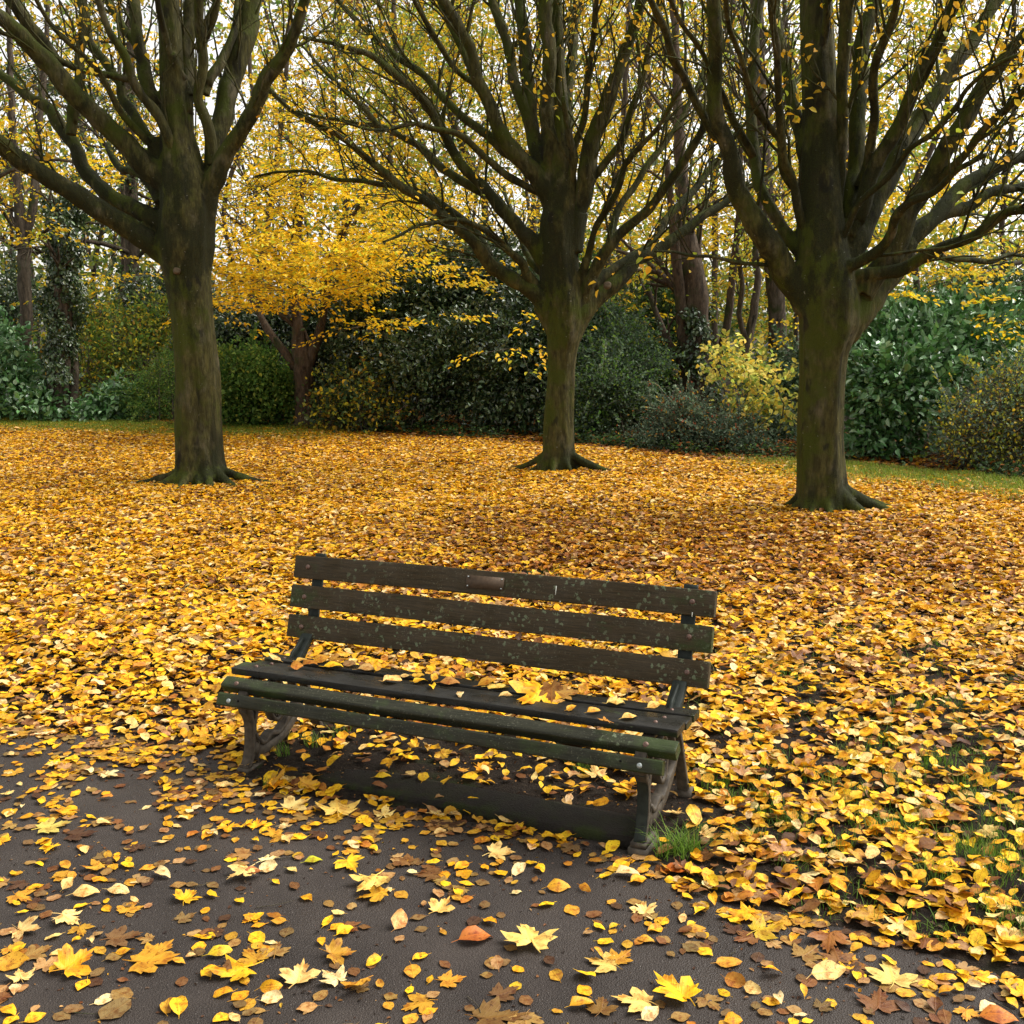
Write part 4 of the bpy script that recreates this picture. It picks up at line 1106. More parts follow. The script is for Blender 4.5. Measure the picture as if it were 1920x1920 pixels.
    for (px, py, r, yy) in spots:
        q = at_y(px, py, yy) - np.array(base); bb = Buf()
        bb.tube([q + (0, .06, 0), q, q + (0, -.012, 0), q + (0, -.014, .002)], [r * 1.1, r * 1.25, r, r * .4], 12, True, wob=.05)
        s = bb.build('cut_stub', MAT['cutwood'], e)
    return e

YL = [(.72, .40, .02), (.62, .42, .03), (.78, .48, .04), (.36, .42, .04), (.55, .28, .02)]
B1_ = on_z(378, 905); B2_ = on_z(1047, 884); B3_ = on_z(1541, 957)
print('tree depths', B1_, B2_, B3_)
Y1, Y2, Y3 = B1_[1], B2_[1], B3_[1]
T1 = [(378, 918, 62), (378, 900, 54), (377, 880, 48), (375, 850, 45), (372, 780, 42), (370, 700, 41), (362, 600, 39), (352, 520, 43), (347, 465, 52), (350, 400, 50), (343, 330, 42), (334, 250, 31), (326, 170, 25), (320, 80, 21), (315, -20, 19), (312, -150, 20), (310, -330, 12)]
L1 = [
 ([(320, 480, 20), (290, 463, 20), (250, 433, 21), (200, 401, 20), (150, 370, 19), (100, 340, 17), (50, 306, 17), (0, 274, 17), (-70, 232, 15), (-160, 190, 12), (-260, 130, 9)], 1.2, -1),
 ([(325, 425, 18), (297, 413, 18), (250, 391, 16), (200, 361, 14), (160, 320, 13), (140, 277, 12), (113, 233, 12), (90, 205, 11), (50, 177, 9), (0, 138, 8), (-60, 100, 6), (-120, 50, 5)], 1.0, 1),
 ([(133, 255, 9), (138, 210, 10), (147, 150, 9), (151, 90, 8), (157, 33, 8), (150, -30, 7), (140, -120, 5)], .8, 1),
 ([(315, 335, 24), (283, 318, 22), (250, 287, 19), (207, 243, 18), (160, 197, 18), (120, 157, 18), (83, 112, 17), (50, 75, 15), (0, 35, 13), (-55, -10, 12), (-130, -70, 9)], 1.0, -1),
 ([(112, 130, 13), (77, 77, 12), (47, 37, 11), (20, -7, 10), (-10, -60, 8)], .4, -1),
 ([(300, 268, 10), (280, 260, 9), (248, 212, 9), (230, 187, 9), (228, 160, 8), (208, 133, 8), (173, 83, 7), (160, 33, 7), (146, -10, 6), (120, -80, 5)], 1.4, 1),
 ([(300, 290, 8), (287, 277, 7), (233, 217, 6), (200, 160, 5), (167, 117, 5), (117, 67, 4), (77, 20, 4), (50, -30, 3)], 1.2, -1),
 ([(350, 410, 11), (345, 380, 11), (337, 333, 10), (327, 290, 10), (300, 222, 9), (273, 187, 8), (243, 140, 8), (230, 97, 7), (203, 50, 6), (180, -7, 6), (160, -70, 5)], .75, -1),
 ([(318, 240, 12), (293, 207, 11), (267, 140, 10), (257, 83, 9), (230, 50, 7), (207, 13, 7), (190, -40, 6)], .9, 1),
 ([(310, 190, 13), (285, 180, 12), (268, 120, 11), (260, 67, 10), (250, 0, 10), (242, -90, 9)], .5, 1),
 ([(245, 150, 6), (233, 147, 6), (180, 137, 6), (133, 123, 5), (83, 98, 5), (33, 73, 4), (-10, 58, 4), (-80, 30, 3)], .8, -1),
 ([(365, 430, 22), (380, 400, 22), (400, 335, 18), (428, 284, 15), (459, 234, 14), (478, 198, 13), (499, 150, 14), (532, 103, 12), (553, 57, 10), (573, 2, 9), (592, -60, 8), (600, -150, 6)], .7, -1),
 ([(375, 400, 22), (388, 355, 21), (400, 305, 18), (410, 250, 17), (423, 186, 18), (442, 127, 18), (460, 67, 19), (473, 2, 18), (484, -90, 16), (500, -190, 12)], .9, 1),
 ([(400, 310, 10), (398, 290, 10), (389, 233, 10), (374, 187, 9), (378, 133, 9), (377, 67, 9), (373, 0, 8), (370, -90, 7)], .4, -1),
 ([(383, 180, 9), (392, 150, 9), (417, 113, 8), (437, 60, 7), (447, 10, 6), (455, -50, 5)], .6, 1),
 ([(356, 180, 8), (345, 150, 7), (320, 100, 7), (300, 33, 6), (293, -10, 5), (285, -90, 4)], .7, -1),
 ([(345, 240, 16), (349, 150, 15), (353, 67, 14), (360, 0, 14), (364, -110, 12)], .4, 1),
 ([(376, 100, 9), (385, 70, 8), (400, 33, 8), (404, -10, 7), (410, -90, 6)], .3, -1),
 ([(500, 165, 5), (540, 200, 4), (600, 240, 4), (640, 258, 3), (690, 300, 2)], .6, 1),
 ([(300, 380, 9), (285, 350, 9), (262, 325, 8), (230, 318, 7), (212, 300, 6), (205, 268, 5)], .9, 1),
]
T2 = [(1048, 893, 46), (1048, 884, 38), (1048, 868, 33), (1048, 840, 31), (1048, 780, 29), (1051, 697, 27), (1053, 660, 29), (1058, 620, 34), (1056, 570, 37), (1050, 520, 35), (1047, 460, 34), (1046, 415, 34), (1053, 370, 30), (1053, 320, 24), (1050, 250, 17), (1047, 150, 13), (1044, 50, 12), (1042, -90, 10)]
L2_ = [
 ([(1045, 400, 20), (1030, 365, 19), (990, 312, 17), (950, 267, 15), (923, 213, 12), (900, 157, 11), (887, 110, 10), (870, 67, 9), (847, 23, 9), (828, -10, 8), (795, -90, 6)], .5, -1),
 ([(895, 165, 7), (872, 105, 7), (854, 62, 7), (827, 8, 6), (800, -50, 5)], .5, 1),
 ([(1052, 360, 13), (1040, 333, 13), (1013, 277, 12), (987, 217, 11), (968, 160, 10), (954, 100, 9), (938, 40, 9), (924, 0, 8), (903, -80, 7)], .5, 1),
 ([(1025, 330, 14), (1007, 283, 13), (994, 217, 13), (990, 150, 12), (984, 83, 11), (977, 17, 10), (972, -80, 9)], .8, 1),
 ([(1040, 350, 14), (1028, 283, 14), (1027, 200, 14), (1029, 133, 13), (1027, 67, 13), (1023, 0, 13), (1021, -110, 11)], .3, -1),
 ([(1060, 380, 13), (1056, 300, 12), (1051, 200, 12), (1044, 133, 11), (1040, 67, 11), (1037, 0, 10), (1036, -90, 9)], .6, 1),
 ([(1070, 470, 18), (1080, 417, 18), (1096, 350, 17), (1107, 283, 17), (1123, 233, 15), (1140, 183, 14), (1160, 133, 12), (1177, 83, 11), (1193, 33, 10), (1208, -15, 9), (1235, -90, 7)], .5, -1),
 ([(1060, 330, 11), (1060, 290, 11), (1064, 200, 10), (1070, 117, 9), (1077, 50, 9), (1083, 0, 9), (1095, -90, 8)], .9, 1),
 ([(1062, 400, 9), (1070, 350, 8), (1074, 300, 8), (1070, 270, 7), (1064, 227, 6), (1055, 180, 4)], .4, -1),
 ([(1072, 285, 7), (1092, 233, 6), (1103, 167, 6), (1107, 100, 5), (1117, 33, 5), (1121, -20, 4)], .6, -1),
 ([(1068, 400, 8), (1085, 375, 7), (1107, 343, 7), (1140, 300, 7), (1170, 250, 6), (1193, 183, 6), (1207, 133, 5), (1222, 60, 4), (1235, -20, 3)], .9, -1),
 ([(1048, 625, 18), (1037, 608, 18), (1017, 568, 17), (990, 541, 15), (958, 521, 14), (923, 500, 13), (900, 467, 12), (873, 443, 10), (840, 410, 9), (800, 380, 8), (757, 353, 8), (717, 320, 7), (673, 284, 6), (640, 260, 5), (600, 232, 4), (540, 205, 3)], .9, -1),
 ([(915, 483, 9), (893, 440, 9), (867, 413, 9), (827, 383, 7), (787, 360, 6), (707, 343, 5), (640, 337, 4), (560, 320, 3), (480, 330, 2)], .9, 1),
 ([(1030, 565, 10), (1013, 547, 10), (990, 520, 9), (977, 493, 8), (950, 467, 7), (923, 440, 6), (887, 420, 5), (840, 413, 4), (780, 425, 3), (720, 455, 2)], 1.3, -1),
 ([(1025, 490, 15), (1003, 457, 14), (973, 427, 13), (940, 393, 12), (917, 363, 10), (887, 330, 9), (853, 293, 9), (830, 247, 8), (807, 203, 8), (773, 167, 7), (733, 133, 7), (690, 100, 5), (640, 87, 4), (570, 68, 3)], .7, -1),
 ([(915, 365, 8), (873, 343, 8), (833, 320, 8), (793, 280, 7), (757, 257, 6), (717, 240, 5), (680, 232, 4), (630, 225, 3), (560, 210, 2)], 1.0, 1),
 ([(715, 243, 5), (690, 213, 5), (640, 163, 4), (605, 130, 3), (560, 80, 2)], .4, 1),
 ([(1010, 360, 7), (990, 352, 7), (950, 327, 7), (907, 293, 6), (867, 257, 6), (827, 243, 5), (773, 233, 4), (700, 245, 3), (640, 226, 2)], 1.1, -1),
 ([(960, 290, 9), (945, 280, 9), (923, 260, 8), (880, 230, 8), (840, 193, 7), (807, 153, 7), (773, 127, 6), (727, 90, 5), (680, 50, 5), (640, 7, 4), (600, -40, 3)], .9, 1),
 ([(893, 160, 5), (847, 123, 5), (813, 63, 5), (787, 20, 4), (765, -20, 4)], .6, -1),
 ([(1066, 625, 22), (1082, 598, 22), (1107, 567, 20), (1140, 540, 17), (1173, 510, 14), (1200, 484, 13), (1240, 463, 11), (1280, 434, 9), (1330, 398, 8), (1380, 365, 6), (1440, 330, 4)], .8, 1),
 ([(1075, 580, 12), (1088, 560, 12), (1107, 527, 12), (1130, 478, 11), (1160, 443, 9), (1207, 400, 9), (1240, 360, 8), (1280, 308, 8), (1312, 250, 7), (1335, 190, 5)], .7, -1),
 ([(1095, 560, 12), (1103, 547, 12), (1140, 510, 10), (1187, 484, 9), (1220, 457, 8), (1257, 402, 7), (1282, 376, 7), (1330, 322, 6), (1370, 270, 4)], 1.3, 1),
 ([(1085, 560, 8), (1090, 533, 8), (1100, 483, 7), (1113, 443, 6), (1133, 400, 6), (1160, 350, 6), (1173, 310, 5), (1192, 285, 5), (1223, 250, 4), (1250, 213, 4), (1290, 150, 3)], 1.1, -1),
 ([(1133, 490, 8), (1140, 467, 8), (1158, 400, 7), (1180, 360, 6), (1223, 300, 6), (1257, 253, 5), (1290, 200, 4), (1320, 130, 3)], .7, 1),
 ([(1040, 520, 8), (1010, 505, 7), (985, 470, 6), (975, 430, 5), (960, 400, 4), (945, 350, 3)], 1.2, 1),
]
T3 = [(1541, 972, 66), (1541, 955, 54), (1540, 935, 48), (1538, 905, 45), (1538, 813, 41), (1540, 713, 41), (1542, 663, 45), (1552, 610, 56), (1550, 560, 58), (1543, 500, 52), (1540, 433, 44), (1537, 333, 36), (1537, 233, 33), (1533, 133, 30), (1530, 33, 28), (1528, -90, 25), (1526, -260, 16)]
L3 = [
 ([(1518, 575, 26), (1500, 545, 25), (1487, 530, 24), (1453, 478, 24), (1422, 427, 22), (1393, 377, 19), (1373, 327, 17), (1360, 267, 15), (1343, 200, 14), (1340, 133, 13), (1341, 50, 13), (1341, -7, 12), (1345, -120, 9)], .9, -1),
 ([(1345, 260, 8), (1330, 240, 8), (1310, 197, 8), (1282, 143, 7), (1257, 100, 7), (1245, 55, 7), (1221, -5, 6), (1200, -60, 5)], .8, -1),
 ([(1530, 505, 13), (1517, 490, 12), (1492, 464, 12), (1467, 427, 11), (1447, 390, 11), (1424, 347, 11), (1413, 293, 11), (1410, 233, 10), (1410, 150, 10), (1417, 67, 9), (1423, -5, 9), (1432, -100, 7)], 1.0, 1),
 ([(1413, 293, 7), (1387, 245, 7), (1360, 187, 6), (1333, 135, 5), (1307, 83, 5), (1280, 43, 4), (1250, -10, 4)], .9, -1),
 ([(1485, 350, 7), (1467, 317, 7), (1462, 267, 6), (1440, 233, 6), (1413, 193, 6), (1397, 140, 5), (1380, 83, 5), (1363, 20, 5), (1356, -20, 4)], 1.2, -1),
 ([(1545, 475, 9), (1527, 457, 9), (1501, 410, 9), (1493, 360, 8), (1483, 327, 8), (1466, 290, 8), (1463, 200, 7), (1457, 133, 7), (1453, 67, 7), (1447, 0, 6), (1440, -90, 5)], 1.3, -1),
 ([(1530, 340, 13), (1510, 297, 13), (1497, 233, 12), (1483, 173, 11), (1470, 117, 10), (1460, 50, 10), (1447, -10, 9), (1435, -100, 8)], .9, 1),
 ([(1552, 460, 11), (1563, 417, 11), (1577, 333, 10), (1577, 267, 10), (1580, 167, 10), (1583, 83, 12), (1587, -5, 12), (1592, -100, 10)], .5, -1),
 ([(1565, 510, 17), (1580, 467, 17), (1591, 400, 16), (1601, 333, 15), (1607, 267, 15), (1610, 167, 15), (1614, 100, 14), (1630, 33, 13), (1641, -15, 12), (1660, -100, 10)], .6, 1),
 ([(1575, 510, 22), (1600, 467, 22), (1624, 417, 21), (1653, 350, 20), (1690, 283, 18), (1723, 227, 16), (1763, 167, 14), (1800, 110, 13), (1840, 50, 11), (1873, -3, 10), (1920, -70, 8)], .9, 1),
 ([(1590, 440, 15), (1613, 400, 15), (1640, 317, 14), (1673, 253, 13), (1707, 187, 12), (1737, 117, 11), (1763, 67, 10), (1793, -3, 10), (1830, -80, 8)], .9, -1),
 ([(1610, 350, 9), (1630, 300, 9), (1637, 230, 8), (1637, 150, 8), (1657, 83, 8), (1675, 20, 7), (1690, -60, 6)], 1.1, -1),
 ([(1615, 550, 22), (1647, 507, 21), (1680, 465, 19), (1707, 400, 17), (1737, 343, 17), (1773, 283, 17), (1807, 227, 16), (1840, 167, 14), (1880, 117, 12), (1921, 66, 10), (1970, 10, 8), (2030, -60, 6)], .7, -1),
 ([(1650, 510, 14), (1680, 483, 14), (1730, 427, 15), (1780, 377, 14), (1830, 333, 13), (1880, 307, 11), (1945, 282, 10), (2020, 250, 8), (2110, 210, 6)], .8, 1),
 ([(1700, 400, 9), (1713, 383, 9), (1763, 333, 8), (1813, 283, 7), (1863, 227, 7), (1920, 167, 6), (1970, 120, 5)], 1.3, -1),
 ([(1560, 555, 13), (1575, 540, 13), (1600, 522, 13), (1647, 512, 13), (1697, 502, 12), (1740, 480, 11), (1780, 457, 10), (1830, 440, 10), (1863, 415, 10), (1897, 395, 9), (1945, 388, 8), (2030, 370, 6)], 1.0, -1),
 ([(1535, 550, 11), (1542, 530, 11), (1560, 507, 11), (1607, 493, 11), (1647, 473, 10), (1666, 443, 9), (1677, 410, 9), (1713, 377, 8), (1753, 358, 6), (1800, 315, 5), (1850, 290, 4)], 1.5, -1),
 ([(1552, 640, 24), (1580, 612, 34), (1612, 580, 32), (1645, 540, 27), (1673, 503, 22), (1713, 443, 17), (1747, 410, 14), (1813, 388, 11), (1863, 360, 9), (1925, 346, 7), (2000, 320, 5)], .8, 1),
 ([(1545, 520, 7), (1553, 500, 7), (1580, 443, 6), (1613, 383, 6), (1673, 320, 6), (1710, 277, 5), (1747, 250, 5), (1790, 203, 5), (1813, 167, 4), (1873, 120, 4), (1920, 96, 3)], 1.8, -1),
 ([(1475, 500, 5), (1430, 497, 4), (1380, 490, 4), (1330, 482, 3), (1280, 476, 3), (1230, 470, 2)], .8, -1),
 ([(1750, 478, 6), (1800, 486, 6), (1850, 490, 5), (1900, 478, 4), (1960, 480, 3)], .9, 1),
 ([(1556, 180, 8), (1545, 120, 8), (1545, 60, 7), (1550, 0, 7), (1553, -60, 6)], .4, -1),
]
def lowz(a, b_): return lambda p: a < p[2] < b_
big_tree(B1_, T1, L1, 'thick mossy hornbeam trunk with heavy limbs reaching left, nearest the sunny lawn', 'tree', Y1, 101, 3.0,
         (.55, (.055, .085), YL, [4, 4, 3, 2, 1], lowz(2.6, 7)), [(200, .75, .055), (225, .70, .060), (250, .62, .065), (275, .5, .05), (300, .72, .065), (325, .85, .060), (350, .95, .06), (180, .6, .05), (20, .5, .05), (90, .5, .05), (150, .6, .05), (180, .4, .045)],
         [(331, 508, .030, Y1 - .275)])
big_tree(B2_, T2, L2_, 'slim hornbeam standing in the middle behind the bench with fan of upright limbs', 'tree', Y2, 202, 4.6,
         (.45, (.05, .08), YL, [4, 4, 3, 2, 1], lowz(2.2, 7)), [(185, .85, .045), (205, .5, .04), (250, .45, .04), (300, .5, .04), (335, 1.05, .05), (350, .6, .04), (60, .4, .04), (120, .4, .04)],
         [(1139, 535, .036, Y2 - .13)])
big_tree(B3_, T3, L3, 'dark hornbeam with dense crowded upright limbs and long low boughs beside the laurel', 'tree', Y3, 303, 3.6,
         (.40, (.055, .085), YL, [4, 4, 3, 3, 1], lowz(2.0, 7)), [(190, .35, .05), (230, .4, .05), (265, .4, .05), (315, .65, .06), (335, .95, .055), (350, 1.0, .05), (30, .5, .05), (90, .4, .05), (150, .4, .05)])
# ------------------------------------------------------------------ woodland behind the lawn
rng = np.random.default_rng(77); random.seed(77)

def cloud(blobs, n, clump=.16, per=26, lo=.55, up=.5, out=.6):
    """points, axes and normals of leaves held in clumps through the outer part of ellipsoids; blobs (px, py, rx, ry, Y, thickness)"""
    Cs, Rs, W = [], [], []
    for (px, py, rx, ry, Y, th) in blobs:
        c = at_y(px, py, Y); k = Y / FOC; Cs.append(c); Rs.append((rx * k, th, ry * k)); W.append(rx * ry * k * k + .3 * th * (rx + ry) * k)
    Cs = np.array(Cs); Rs = np.array(Rs); W = np.array(W) / sum(W)
    nc = max(1, n // per)
    nl = 16; lobes = unit(rng.normal(size=(len(Cs), nl, 3))); d = unit(rng.normal(size=(nc * 2, 3))); b = rng.choice(len(Cs), nc * 2, p=W)
    lv = np.exp(9 * (np.einsum('ij,ikj->ik', d, lobes[b]).max(1) - 1)); kk = np.where(rng.random(nc * 2) < .22 + .95 * lv)[0][:nc]; nc = len(kk); d, b, lv = d[kk], b[kk], lv[kk]
    rad = (rng.uniform(lo, 1.0, nc) * (.58 + .56 * lv))[:, None] * (1 + .06 * rng.normal(size=(nc, 1)))
    cc = Cs[b] + d * Rs[b] * rad
    i = rng.integers(0, nc, n)
    csz = clump * rng.uniform(.6, 1.5, nc)
    P = cc[i] + rng.normal(0, 1, (n, 3)) * csz[i][:, None] * np.array([1, 1, .7])
    o = d[i]
    D = unit(o * out + rng.normal(0, .75, (n, 3)))
    N = rng.normal(0, .55, (n, 3)); N[:, 2] += up; N += o * .3
    k = P[:, 2] > .02
    return P[k], D[k], N[k], cc, i[k]

def stems_for(b, base_pts, blobs, r, k=4):
    for (x, y) in base_pts:
        bl = blobs[random.randrange(len(blobs))]; t = at_y(bl[0] + random.uniform(-.7, .7) * bl[2], bl[1] - random.uniform(-.2, .6) * bl[3], bl[4] + random.uniform(-.5, .5) * bl[5])
        p0 = np.array([x, y, 0.]); m = p0 * .6 + t * .4 + np.array([random.uniform(-.15, .15), random.uniform(-.1, .1), .25 * t[2]])
        P, Rr = resample([p0, m, t], [r, r * .7, r * .25], .25); b.tube(P, Rr, k)

def shrub(name, label, cat, blobs, n, size, cols, wts, mat='leaf', tm=None, clump=.16, per=26, lo=.55, up=.6, out=.6, stems=14, sr=.018, jit=.25, group=None, twig=0, spikes=1.):
    c0 = at_y(blobs[0][0], blobs[0][1], blobs[0][4]); base = (c0[0], c0[1], 0)
    e = empty(name, base); tag(e, label, cat, group); off = np.array(base)
    P, D, N, cc, i = cloud(blobs, n, clump, per, lo, up, out)
    # long stray shoots beyond the mass, leaves along both sides
    ctr = np.array([at_y(q_[0], q_[1], q_[4]) for q_ in blobs]); SP = []
    ns = int(n / 110 * spikes); PP, DD, NN = [P], [D], [N]; ii = [i]
    for _ in range(ns):
        j = random.randrange(len(cc)); c = cc[j]; cb = ctr[np.argmin(((ctr - c) ** 2).sum(1))]
        dd = unit(unit(c - cb) + rng.normal(0, .35, 3) + np.array([0, -.15, .55])); L = random.uniform(.25, .75); k_ = int(L / size[1] * 3.2)
        t = np.linspace(.15, 1, k_); sg = np.where(np.arange(k_) % 2, 1, -1)[:, None]; sd_ = unit(np.cross(dd, rng.normal(size=3)))
        pos = c + np.outer(t * L, dd) - np.outer(.25 * (t * L) ** 2, [0, 0, 1.])
        if c[2] < .25: continue
        SP.append((c, c + dd * L * .5 - np.array([0, 0, .06 * L * L]), pos[-1]))
        PP.append(pos); DD.append(unit(dd * .75 + sg * sd_ * .9 + rng.normal(0, .2, (k_, 3)))); NN.append(np.cross(sd_, dd) * 1. + rng.normal(0, .3, (k_, 3)) + np.array([0, 0, .5])); ii.append(np.full(k_, j))
    P, D, N, i = np.concatenate(PP), np.concatenate(DD), np.concatenate(NN), np.concatenate(ii)
    kz = P[:, 2] > .02; P, D, N, i = P[kz], D[kz], N[kz], i[kz]
    m = len(P); tm = tm or LOW
    cj = rng.uniform(.7, 1.3, len(cc))[i][:, None]
    leaves('foliage', tm, P - off, D, N, rng.uniform(size[0], size[1], m), rng.integers(0, len(tm), m), np.clip(pal(m, cols, wts, jit) * cj, 0, 1), MAT[mat], e, uv=False)
    b = Buf(); bp = []
    for s_ in SP: b.tube(list(s_), [.005, .004, .0015], 3)
    for _ in range(stems):
        bl = blobs[random.randrange(len(blobs))]; q = at_y(bl[0] + random.uniform(-.6, .6) * bl[2], 600, bl[4]); bp.append((q[0], q[1] + random.uniform(-.4, .4) * bl[5]))
    stems_for(b, bp, blobs, sr)
    for _ in range(twig):
        c = cc[random.randrange(len(cc))]
        if c[2] < .15: continue
        d = unit(rng.normal(size=3) * np.array([1, 1, .8]) + np.array([0, -.25, .15])); L = random.uniform(.3, .8)
        P_, R_ = resample([c, c + d * L * .5 + rng.normal(0, .06, 3), c + d * L + np.array([0, 0, -.12 * L]) + rng.normal(0, .06, 3)], [.004, .003, .0015], .15); b.tube(P_, R_, 3)
    o = b.build('stem', MAT['bark3'], e); o.location = tuple(-off)
    return e

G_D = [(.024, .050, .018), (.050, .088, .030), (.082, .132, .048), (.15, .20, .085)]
G_M = [(.07, .15, .025), (.12, .21, .04), (.18, .27, .05), (.30, .34, .05)]
G_L = [(.05, .13, .030), (.09, .21, .06), (.15, .30, .11), (.24, .38, .20)]
G_Y = [(.30, .32, .04), (.46, .42, .04), (.60, .42, .03), (.16, .22, .03), (.34, .20, .03)]
GREY = [(.085, .13, .075), (.13, .19, .115), (.19, .25, .16), (.055, .085, .045)]
def yb_(px):   # depth of the bed edge under a pixel column
    q = [(-300, 778), (0, 789), (300, 799), (560, 806), (870, 826), (1100, 838), (1300, 860), (1500, 872), (1600, 876), (1920, 908), (2250, 945)]
    py = np.interp(px, [a[0] for a in q], [a[1] for a in q]); return on_z(px, py)[1]

shrub('laurel_bush', 'big glossy grey green laurel bush behind the green grass strip by the pale trunk', 'bush',
      [(20, 720, 85, 85, 20.4, .9), (-70, 690, 110, 130, 20.8, 1.2), (85, 762, 55, 30, 19.9, .5), (-10, 650, 60, 40, 21, .8)], 7000, (.09, .15), G_L, [3, 4, 3, 3], 'gloss', clump=.13, per=10, up=.9)
shrub('laurel_bush', 'low laurel shrub with pale glossy leaves between the ivy tree and the mossy trunk', 'bush',
      [(225, 758, 55, 35, 20.2, .6), (180, 770, 40, 20, 20, .5)], 2000, (.09, .13), G_L, [3, 4, 3, 3], 'gloss', clump=.12, per=10, up=.9)
shrub('green_shrub', 'soft feathery green shrub spreading low right beside the thick mossy trunk', 'shrub',
      [(290, 745, 55, 50, 19.9, .6), (325, 700, 45, 50, 20.4, .6)], 7000, (.035, .06), G_M, [4, 4, 3, 1], tm=NARROW, clump=.12, twig=40)
shrub('bramble_thicket', 'tangled thicket with yellow green leaves between ivy tree and thick mossy trunk', 'thicket',
      [(215, 670, 75, 70, 21.5, .9), (180, 600, 60, 60, 22.5, .9), (290, 620, 60, 80, 22.5, .9), (155, 720, 40, 40, 20.8, .6)], 5200, (.05, .09), G_Y + G_M, [3, 3, 2, 3, 1, 3, 3, 2, 1], clump=.26, per=10, lo=.1, stems=40, twig=420)
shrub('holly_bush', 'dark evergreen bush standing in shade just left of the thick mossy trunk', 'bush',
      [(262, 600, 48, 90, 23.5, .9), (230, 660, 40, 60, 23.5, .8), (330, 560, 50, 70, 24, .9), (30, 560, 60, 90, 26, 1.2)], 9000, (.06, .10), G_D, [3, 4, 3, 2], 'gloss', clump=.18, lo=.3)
shrub('green_shrub', 'leafy green shrub between the thick mossy trunk and the forked tree', 'shrub',
      [(470, 715, 65, 80, 19, .8), (430, 760, 40, 40, 18.8, .6), (520, 740, 35, 60, 18.9, .5)], 11000, (.05, .085), G_M, [5, 4, 2, 1], clump=.15, per=20, twig=40)
shrub('yew_bush', 'black green yew mass behind the forked tree and its yellow canopy', 'bush',
      [(500, 620, 120, 75, 21.5, 1.0), (640, 600, 110, 100, 21, 1.1), (420, 640, 60, 80, 22, .8), (560, 740, 80, 70, 20.5, .7)], 26000, (.05, .09), G_D, [5, 4, 2, 1], 'gloss', clump=.2, lo=.25)
shrub('bramble_thicket', 'brown twiggy thicket with yellow sprays between the forked tree and the dark evergreen', 'thicket',
      [(668, 735, 50, 75, 18, .7), (700, 760, 45, 60, 17.6, .6), (625, 780, 40, 30, 17.9, .5)], 4200, (.05, .09), G_Y + G_D, [2, 3, 2, 2, 2, 3, 4, 4, 2], clump=.2, per=12, lo=.3, stems=30, twig=260)
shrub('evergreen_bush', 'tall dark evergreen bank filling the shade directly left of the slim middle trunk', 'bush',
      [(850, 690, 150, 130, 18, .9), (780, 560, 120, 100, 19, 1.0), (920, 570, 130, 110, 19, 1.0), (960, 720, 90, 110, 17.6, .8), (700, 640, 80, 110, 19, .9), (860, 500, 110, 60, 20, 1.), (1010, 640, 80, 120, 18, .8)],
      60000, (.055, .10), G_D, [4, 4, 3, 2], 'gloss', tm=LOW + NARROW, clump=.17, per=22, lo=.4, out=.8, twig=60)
shrub('privet_bush', 'grey green fine leaved bush directly right of the slim middle trunk', 'bush',
      [(1130, 740, 85, 80, 16.6, .7), (1180, 680, 80, 70, 17.2, .8), (1090, 790, 50, 40, 16.4, .5), (1130, 620, 70, 60, 18, .7)], 26000, (.035, .06), GREY + G_M, [4, 4, 2, 4, 3, 3, 1, 0], clump=.13, twig=80)
shrub('evergreen_bush', 'dark leafy bank between the slim middle trunk and the split ivy trunk', 'bush',
      [(1220, 610, 90, 90, 20, 1.0), (1180, 760, 90, 80, 17.9, .7), (1080, 560, 60, 70, 21, .9)], 18000, (.05, .09), G_D + G_M, [4, 4, 3, 1, 3, 1, 0, 0], clump=.2, lo=.3)
shrub('cotoneaster_shrub', 'arching grey green shrub with a few red leaves spilling over the leaf edge', 'shrub',
      [(1290, 800, 75, 55, 15.3, .7), (1230, 825, 60, 28, 15.2, .5), (1350, 820, 60, 40, 14.8, .5), (1400, 830, 40, 30, 14.7, .4)], 17000, (.028, .05), GREY + [(.30, .09, .03), (.40, .26, .05)], [4, 4, 3, 4, .8, .8], clump=.10, twig=260, stems=30, sr=.01)
shrub('oak_sapling', 'pale lemon yellow sapling glowing left of the dark hornbeam trunk', 'sapling',
      [(1395, 700, 45, 45, 15.6, .5), (1445, 740, 42, 50, 15.2, .5), (1390, 770, 45, 35, 15.3, .4), (1360, 680, 30, 40, 15.9, .4)], 1250, (.055, .10), [(.82, .68, .16), (.74, .56, .07), (.48, .50, .09), (.24, .32, .06)], [4, 3, 3, 3], tm=LOW, clump=.15, per=8, stems=12, sr=.012)
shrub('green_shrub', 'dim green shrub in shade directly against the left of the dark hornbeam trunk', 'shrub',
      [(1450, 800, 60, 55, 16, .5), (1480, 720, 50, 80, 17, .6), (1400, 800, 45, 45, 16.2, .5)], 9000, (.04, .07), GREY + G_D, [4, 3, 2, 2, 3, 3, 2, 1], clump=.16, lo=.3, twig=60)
shrub('laurel_bush', 'large bright laurel bush with upright glossy shoots right of the dark hornbeam', 'bush',
      [(1680, 740, 110, 110, 14.2, .8), (1740, 660, 130, 90, 14.8, .9), (1840, 620, 110, 70, 15.4, .8), (1630, 690, 60, 90, 14.9, .6), (1690, 600, 60, 40, 15.4, .5), (1650, 820, 70, 40, 14, .4)],
      15000, (.075, .13), G_L, [3, 4, 3, 2.2], 'gloss', clump=.11, per=12, lo=.55, up=.8, out=1.2, twig=60)
shrub('twiggy_shrub', 'brown twiggy shrub with small yellow green leaves in front of the large laurel', 'shrub',
      [(1890, 790, 120, 95, 12.9, .8), (1830, 830, 70, 50, 12.7, .5), (1960, 740, 120, 120, 13.2, .9)], 11000, (.028, .055), GREY + G_Y, [3, 3, 2, 2, 3, 3, 1, 2, 1], clump=.16, per=8, lo=.3, stems=60, sr=.008, twig=900)
